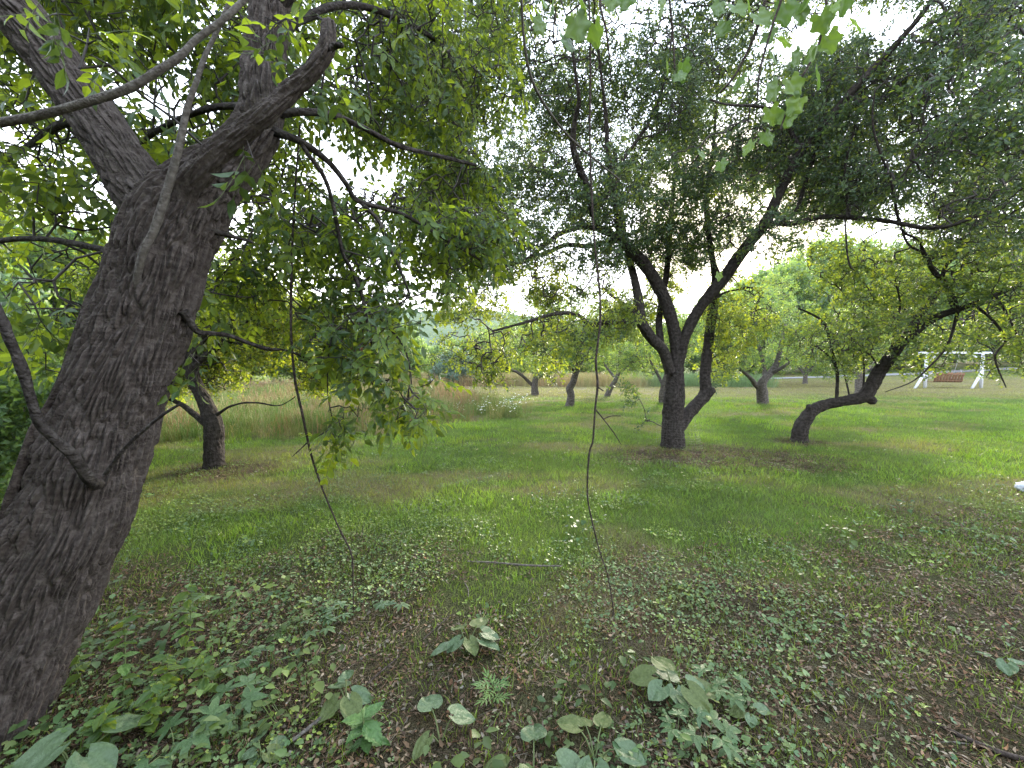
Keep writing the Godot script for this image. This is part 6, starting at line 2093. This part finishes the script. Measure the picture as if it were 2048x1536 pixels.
func make_hanging() -> void:
	var labels := ["thin dark bare stem hanging down in front of the left apple tree", "knotty dark bare twig dangling to the ground left of the forked apple tree", "pale bare vine trailing down from the top centre into the crown"]
	for i in HANGING_STEMS.size():
		var pts: Array = HANGING_STEMS[i]
		var base := Vector3(pts[0][0], pts[0][1], pts[0][2])
		var t := thing("hanging_stem", labels[i], "stem", base, "bare stems hanging from above")
		var main := part("stem", limb(pts, base, 7, 0.018, 0.0009, 90.0, 2.0), M.dark_vine if i < 2 else M.pale_vine, t)
		for s in STEM_TWIGS[i]:
			part("side_twig", limb(s, base, 6, 0.015, 0.0007, 90.0, 2.0), M.dark_vine if i < 2 else M.pale_vine, main)
		if i < 2:
			for k in range(3, pts.size() - 1):
				var c := Vector3(pts[k][0], pts[k][1], pts[k][2]) - base
				var d := rv() * 0.012
				part("bud_knot", tube(PackedVector3Array([c - d * 0.2, c + d * 0.5, c + d]), PackedFloat32Array([0.005, 0.004, 0.0015]), 5), M.dark_vine, main)
	var g0: Array = GRAPE_STEMS[0][0]
	var gb := Vector3(g0[0], g0[1], g0[2])
	var v := thing("grape_vine", "grape vine with broad pale green leaves hanging in at the top right", "vine", gb)
	for s in GRAPE_STEMS:
		part("stem", limb(s, gb, 7, 0.03, 0.0008, 60.0, 4.0), M.dark_vine, v)
	var protos := []
	for i in 6:
		protos.append(broad_leaf(1.0, 1.05, "lobed", M.grape[i % 2]))
	for l in GRAPE_LEAVES:
		var o := part("leaf", protos[rng.randi() % 6], null, v)
		o.transform = aim(Vector3(rng.randf_range(-0.7, 0.7), -1, rng.randf_range(-0.5, 0.5)), Vector3(rng.randf_range(-0.8, 0.8), 0.7, rng.randf_range(-1, 1)), l[3], Vector3(l[0], l[1], l[2]) - gb + Vector3.UP * l[3] * 0.5)

# ------------------------------------------------------------------ built things
func add_box(st: SurfaceTool, a: Vector3, b: Vector3, w: float, d: float) -> void:
	# a squared bar from a to b with slightly eased edges
	var y := (b - a).normalized()
	var x := y.cross(Vector3(0, 0, 1)) if absf(y.z) < 0.9 else y.cross(Vector3(1, 0, 0))
	x = x.normalized()
	var z := x.cross(y)
	var e := 0.08 * minf(w, d)
	var ring := [Vector2(-w / 2 + e, -d / 2), Vector2(w / 2 - e, -d / 2), Vector2(w / 2, -d / 2 + e), Vector2(w / 2, d / 2 - e), Vector2(w / 2 - e, d / 2), Vector2(-w / 2 + e, d / 2), Vector2(-w / 2, d / 2 - e), Vector2(-w / 2, -d / 2 + e)]
	for k in 8:
		var p: Vector2 = ring[k]
		var q: Vector2 = ring[(k + 1) % 8]
		var pa := a + x * p.x + z * p.y
		var qa := a + x * q.x + z * q.y
		var pb := b + x * p.x + z * p.y
		var qb := b + x * q.x + z * q.y
		for v in [pa, pb, qa, qa, pb, qb, a, pa, qa, b, qb, pb]:
			st.add_vertex(v)

func bar(called: String, a: Vector3, b: Vector3, w: float, d: float, mat: Material, parent: Node) -> MeshInstance3D:
	var st := SurfaceTool.new()
	st.begin(Mesh.PRIMITIVE_TRIANGLES)
	add_box(st, a, b, w, d)
	st.generate_normals()
	return part(called, st.commit(), mat, parent)

func make_swing() -> void:
	var z0: float = SWING[2]
	var at := on_ground(26.6, z0)
	var t := thing("swing_stand", "white wooden swing frame with ladder-like ends on the far right lawn", "swing stand", at)
	var hgt := 1.93
	for s in [-1.0, 1.0]:
		var x0: float = s * 1.68 - 0.28
		for k in 2:
			bar("post", Vector3(x0 + 0.56 * k, -0.03, -0.5 * k), Vector3(x0 + 0.56 * k, hgt, -0.5 * k), 0.11, 0.11, M.white_paint, t)
		for k in 3:
			bar("rung", Vector3(x0 + 0.04, 0.32 + 0.36 * k, -0.04), Vector3(x0 + 0.52, 0.32 + 0.36 * k, -0.46), 0.05, 0.05, M.white_paint, t)
		bar("brace", Vector3(x0 - 0.95, -0.02, 0.35), Vector3(x0 - 0.05, 0.98, 0.04), 0.10, 0.10, M.white_paint, t)
		bar("cap_rail", Vector3(x0 - 0.12, hgt + 0.055, 0.10), Vector3(x0 + 0.68, hgt + 0.055, -0.6), 0.11, 0.11, M.white_paint, t)
	bar("beam", Vector3(-2.15, hgt + 0.17, -0.25), Vector3(2.2, hgt + 0.17, -0.25), 0.12, 0.12, M.white_paint, t)
	bar("bracket", Vector3(1.0, hgt + 0.1, -0.25), Vector3(1.42, hgt - 0.36, -0.06), 0.07, 0.07, M.white_paint, t)
	bar("bracket", Vector3(-1.0, hgt + 0.1, -0.25), Vector3(-1.38, hgt - 0.36, -0.46), 0.07, 0.07, M.white_paint, t)
	# the bench hangs from the beam
	var sb := thing("swing_bench", "brown slatted wooden bench hanging from the white swing frame", "swing bench", at + Vector3(-0.6, 0.33, -0.25))
	for k in 10:
		bar("back_slat", Vector3(-0.78 + 0.174 * k, 0.02, 0.22), Vector3(-0.80 + 0.174 * k, 0.56 + 0.05 * absf(sin(k * 1.05)), 0.38), 0.14, 0.022, M.swing_wood, sb)
	bar("back_rail", Vector3(-0.86, 0.12, 0.275), Vector3(0.86, 0.10, 0.275), 0.05, 0.04, M.swing_wood, sb)
	bar("back_rail", Vector3(-0.88, 0.50, 0.39), Vector3(0.84, 0.48, 0.39), 0.05, 0.04, M.swing_wood, sb)
	for k in 5:
		bar("seat_slat", Vector3(-0.86, 0.03, 0.14 - 0.11 * k), Vector3(0.86, 0.01, 0.14 - 0.11 * k), 0.022, 0.085, M.swing_wood, sb)
	for s in [-0.86, 0.86]:
		var arm := bar("arm", Vector3(s, 0.27, 0.28), Vector3(s, 0.25, -0.38), 0.04, 0.08, M.white_paint, sb)
		bar("arm_post", Vector3(s, -0.02, -0.34), Vector3(s, 0.235, -0.34), 0.06, 0.06, M.swing_wood, arm)
		part("chain", tube(PackedVector3Array([Vector3(s, 0.29, -0.3), Vector3(s, 1.0, -0.12), Vector3(s, 1.72, 0.0)]), PackedFloat32Array([0.009, 0.009, 0.009]), 5), M.chain, sb)
		part("chain", tube(PackedVector3Array([Vector3(s, 0.29, 0.25), Vector3(s, 0.8, 0.12)]), PackedFloat32Array([0.009, 0.009]), 5), M.chain, sb)

func make_guard() -> void:
	# sagging wire netting round the foot of the forked apple tree
	var t := thing("wire_guard", "sagging wire netting guard around the foot of the forked apple tree", "wire guard", on_ground(MID_TREE_BASE[0], MID_TREE_BASE[2]))
	var rows := 12
	var cols := 30
	var p := []
	for j in rows + 1:
		var y := 0.52 * j / rows
		var row := []
		for i in cols:
			var a := TAU * i / cols
			var r := 0.255 + 0.05 * sin(a * 2.0 + 0.6) + 0.20 * maxf(0.0, cos(a - 0.15)) * (1.0 - 0.85 * j / rows) + 0.008 * sin(i * 2.7 + j)
			row.append(Vector3(cos(a) * r + 0.02, y, sin(a) * r))
		p.append(row)
	for j in rows + 1:
		var ring := PackedVector3Array()
		var rr := PackedFloat32Array()
		for i in cols + 1:
			ring.append(p[j][i % cols])
			rr.append(0.0006)
		part("wire", tube(ring, rr, 4), M.wire, t)
	for i in cols:
		var up := PackedVector3Array()
		var rr := PackedFloat32Array()
		for j in rows + 1:
			up.append(p[j][i])
			rr.append(0.0006)
		part("wire", tube(up, rr, 4), M.wire, t)

func make_small_things() -> void:
	# bent pole far out in the meadow
	var a := on_ground(-4.0, -20.5)
	var t := thing("bent_pole", "thin bent dark pole with a small box standing in the far meadow", "pole", a)
	part("shaft", tube(PackedVector3Array([Vector3(0, -0.05, 0), Vector3(0.02, 0.6, 0), Vector3(-0.03, 1.1, 0), Vector3(-0.16, 1.5, 0), Vector3(-0.3, 1.75, 0)]), PackedFloat32Array([0.022, 0.02, 0.017, 0.014, 0.01]), 8), M.dark_vine, t)
	bar("bracket_box", Vector3(-0.36, 0.62, 0), Vector3(-0.04, 0.66, 0), 0.14, 0.12, M.chain, t)
	# crumpled plastic in the grass at the right edge
	var b := on_ground(6.14, -4.66)
	var m := SphereMesh.new()
	m.radius = 0.09
	m.height = 0.16
	m.radial_segments = 22
	m.rings = 12
	var arr := m.get_mesh_arrays()
	var v: PackedVector3Array = arr[Mesh.ARRAY_VERTEX]
	for i in v.size():
		v[i] *= 1.0 + 0.45 * n_warp.get_noise_3d(v[i].x * 90.0, v[i].y * 90.0, v[i].z * 90.0)
		v[i].y = v[i].y * 0.8 + 0.05
	var s := thing("plastic_wrapper", "crumpled whitish plastic wrapper lying in the grass at the right edge", "litter", b)
	var pm := plain(0.55, 0.6, 0.68, 0.22)
	part("film", grid_mesh(v, arr[Mesh.ARRAY_INDEX]), pm, s)

func make_road() -> void:
	var mid := [Vector2(16, -35.5), Vector2(22, -36.2), Vector2(30, -38), Vector2(40, -41), Vector2(52, -45), Vector2(66, -49), Vector2(90, -54), Vector2(130, -60)]
	var v := PackedVector3Array()
	var idx := PackedInt32Array()
	for i in mid.size():
		var d: Vector2 = (mid[mini(i + 1, mid.size() - 1)] - mid[maxi(i - 1, 0)]).normalized()
		var n := Vector2(-d.y, d.x)
		for k in 5:
			var p: Vector2 = mid[i] + n * (k - 2.0) * 0.55
			v.append(Vector3(p.x, gh(p.x, p.y) + 0.04, p.y))
	for i in mid.size() - 1:
		for k in 4:
			var a := i * 5 + k
			idx.append_array(PackedInt32Array([a, a + 5, a + 1, a + 1, a + 5, a + 6]))
	var mat := bark_mat(Color(0.13, 0.13, 0.13), Color(0.18, 0.18, 0.185), Color(0.24, 0.24, 0.245), 0.3, 61, 0.5)
	var r := part("road", grid_mesh(v, idx), mat, self, "structure")
	r.set_meta("label", "pale lane crossing behind the lawn on the right")
	r.set_meta("category", "road")

func make_hills() -> void:
	# wooded ridges far beyond the field
	for h in [[-150.0, -420.0, 330.0, 120.0, 58.0, "hill", "far blue wooded ridge left of centre"], [260.0, -330.0, 200.0, 110.0, 40.0, "hill", "wooded hillside rising behind the lawn on the right"]]:
		var v := PackedVector3Array()
		var idx := PackedInt32Array()
		var col := PackedColorArray()
		var nx := 150
		var nz := 60
		for j in nz + 1:
			for i in nx + 1:
				var u := float(i) / nx * 2.0 - 1.0
				var w := float(j) / nz * 2.0 - 1.0
				var x: float = h[0] + u * h[2]
				var z: float = h[1] + w * h[3]
				var dome := pow(maxf(0.0, 1.0 - u * u), 0.8) * pow(maxf(0.0, 1.0 - w * w), 0.9)
				var y: float = h[4] * dome * (1.0 + 0.18 * n_patch.get_noise_2d(x * 0.09, z * 0.09)) + 4.0 * absf(n_fine.get_noise_2d(x * 0.6, z * 0.6)) * minf(1.0, dome * 4.0) - 2.0
				v.append(Vector3(x, y, z))
				col.append(Color(0.055, 0.085, 0.035).lerp(Color(0.085, 0.115, 0.045), clampf(0.5 + n_fine.get_noise_2d(x * 0.8, z * 0.8 + 5.0), 0, 1)))
		for j in nz:
			for i in nx:
				var a := j * (nx + 1) + i
				idx.append_array(PackedInt32Array([a, a + 1, a + nx + 1, a + 1, a + nx + 2, a + nx + 1]))
		var mat := StandardMaterial3D.new()
		mat.vertex_color_use_as_albedo = true
		mat.roughness = 0.95
		var o := part(numbered("hill"), grid_mesh(v, idx, col), mat, self, "structure")
		o.set_meta("label", h[6])
		o.set_meta("category", "hill")

func make_light() -> void:
	var cam := Camera3D.new()
	cam.name = "camera"
	cam.position = Vector3(0, 1.55, 0)
	cam.rotation_degrees = Vector3(-3.168, 0, 0)
	cam.fov = 88.02
	cam.near = 0.05
	cam.far = 3000.0
	add_child(cam)
	cam.current = true
	var sky_mat := ProceduralSkyMaterial.new()
	sky_mat.sky_top_color = Color(0.80, 0.85, 0.93)
	sky_mat.sky_horizon_color = Color(0.99, 0.97, 0.96)
	sky_mat.sky_curve = 0.25
	sky_mat.ground_bottom_color = Color(0.35, 0.36, 0.3)
	sky_mat.ground_horizon_color = Color(0.75, 0.75, 0.72)
	sky_mat.sun_angle_max = 30.0
	sky_mat.sun_curve = 0.15
	var sky := Sky.new()
	sky.sky_material = sky_mat
	var env := Environment.new()
	env.background_mode = Environment.BG_SKY
	env.sky = sky
	env.tonemap_mode = Environment.TONE_MAPPER_LINEAR
	env.tonemap_exposure = 6.6
	env.fog_enabled = true
	env.fog_density = 0.00016
	env.fog_light_color = Color(0.86, 0.93, 1.0)
	env.sdfgi_enabled = true
	env.ssao_enabled = true
	env.ssil_enabled = true
	var we := WorldEnvironment.new()
	we.name = "environment"
	we.environment = env
	add_child(we)
	var sun := DirectionalLight3D.new()
	sun.name = "sun"
	sun.light_color = Color(1.0, 0.95, 0.87)
	sun.light_energy = 0.7
	sun.light_angular_distance = 9.0
	sun.shadow_enabled = true
	add_child(sun)
	sun.look_at_from_position(Vector3(0.53, 0.34, -1.0) * 100.0, Vector3.ZERO)

func _ready() -> void:
	make_light()
	n_patch.noise_type = FastNoiseLite.TYPE_SIMPLEX_SMOOTH
	n_patch.seed = 7
	n_patch.frequency = 0.16
	n_patch.fractal_octaves = 3
	n_fine.noise_type = FastNoiseLite.TYPE_SIMPLEX_SMOOTH
	n_fine.seed = 19
	n_fine.frequency = 0.5
	n_fine.fractal_octaves = 3
	n_bark.noise_type = FastNoiseLite.TYPE_CELLULAR
	n_bark.cellular_return_type = FastNoiseLite.RETURN_DISTANCE2_SUB
	n_bark.cellular_distance_function = FastNoiseLite.DISTANCE_EUCLIDEAN
	n_bark.fractal_type = FastNoiseLite.FRACTAL_NONE
	n_bark.seed = 5
	n_bark.frequency = 1.0
	n_warp.noise_type = FastNoiseLite.TYPE_SIMPLEX_SMOOTH
	n_warp.seed = 29
	n_warp.frequency = 1.0
	n_warp.fractal_octaves = 2
	rng.seed = 11
	make_materials()
	make_ground()
	make_road()
	make_hills()
	print("ground ", Time.get_ticks_msec())
	make_woods()
	make_shade_thicket()
	print("woods ", Time.get_ticks_msec())
	rng.seed = 201
	for o in ORCHARD:
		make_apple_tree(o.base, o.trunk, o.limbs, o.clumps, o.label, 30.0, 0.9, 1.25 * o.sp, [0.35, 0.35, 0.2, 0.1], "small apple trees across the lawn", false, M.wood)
	print("orchard ", Time.get_ticks_msec())
	rng.seed = 202
	make_apple_tree(MID_TREE_BASE, MID_TREE_TRUNK, MID_TREE_LIMBS, MID_TREE_CLUMPS, "large dark apple tree forking into many limbs right of centre, netting at its foot", 76.0, 0.9, 1.0, [0.38, 0.27, 0.28, 0.07], "old apple trees near the camera", true, M.apple, MID_TREE_BACKLIT)
	rng.seed = 203
	make_apple_tree(RIGHT_TREE_BASE, RIGHT_TREE_TRUNK, RIGHT_TREE_LIMBS, RIGHT_TREE_CLUMPS, "apple tree with trunk bent nearly flat to the right before rising", 46.0, 0.9, 1.0, [0.32, 0.4, 0.16, 0.12], "old apple trees near the camera", true, M.fresh)
	rng.seed = 204
	make_apple_tree(LEFT_TREE_BASE, LEFT_TREE_TRUNK, LEFT_TREE_LIMBS, LEFT_TREE_CLUMPS, "apple tree with broken-topped trunk just right of the big leaning trunk", 170.0, 0.9, 1.0, [0.3, 0.35, 0.15, 0.2], "old apple trees near the camera", true, M.ash)
	print("apples ", Time.get_ticks_msec())
	rng.seed = 205
	make_near_tree()
	print("near ", Time.get_ticks_msec())
	make_cover()
	make_meadow()
	print("cover ", Time.get_ticks_msec())
	rng.seed = 301
	for p in PLANTS:
		make_plant(p[0], p[1], p[2], p[3], p[4], p[5], p[6])
	for s in STICKS:
		make_stick(s[0], s[1], M.pale_vine if s[2] == "pale" else M.dark_vine)
	make_hanging()
	make_swing()
	make_guard()
	make_small_things()
	print("done ", Time.get_ticks_msec())
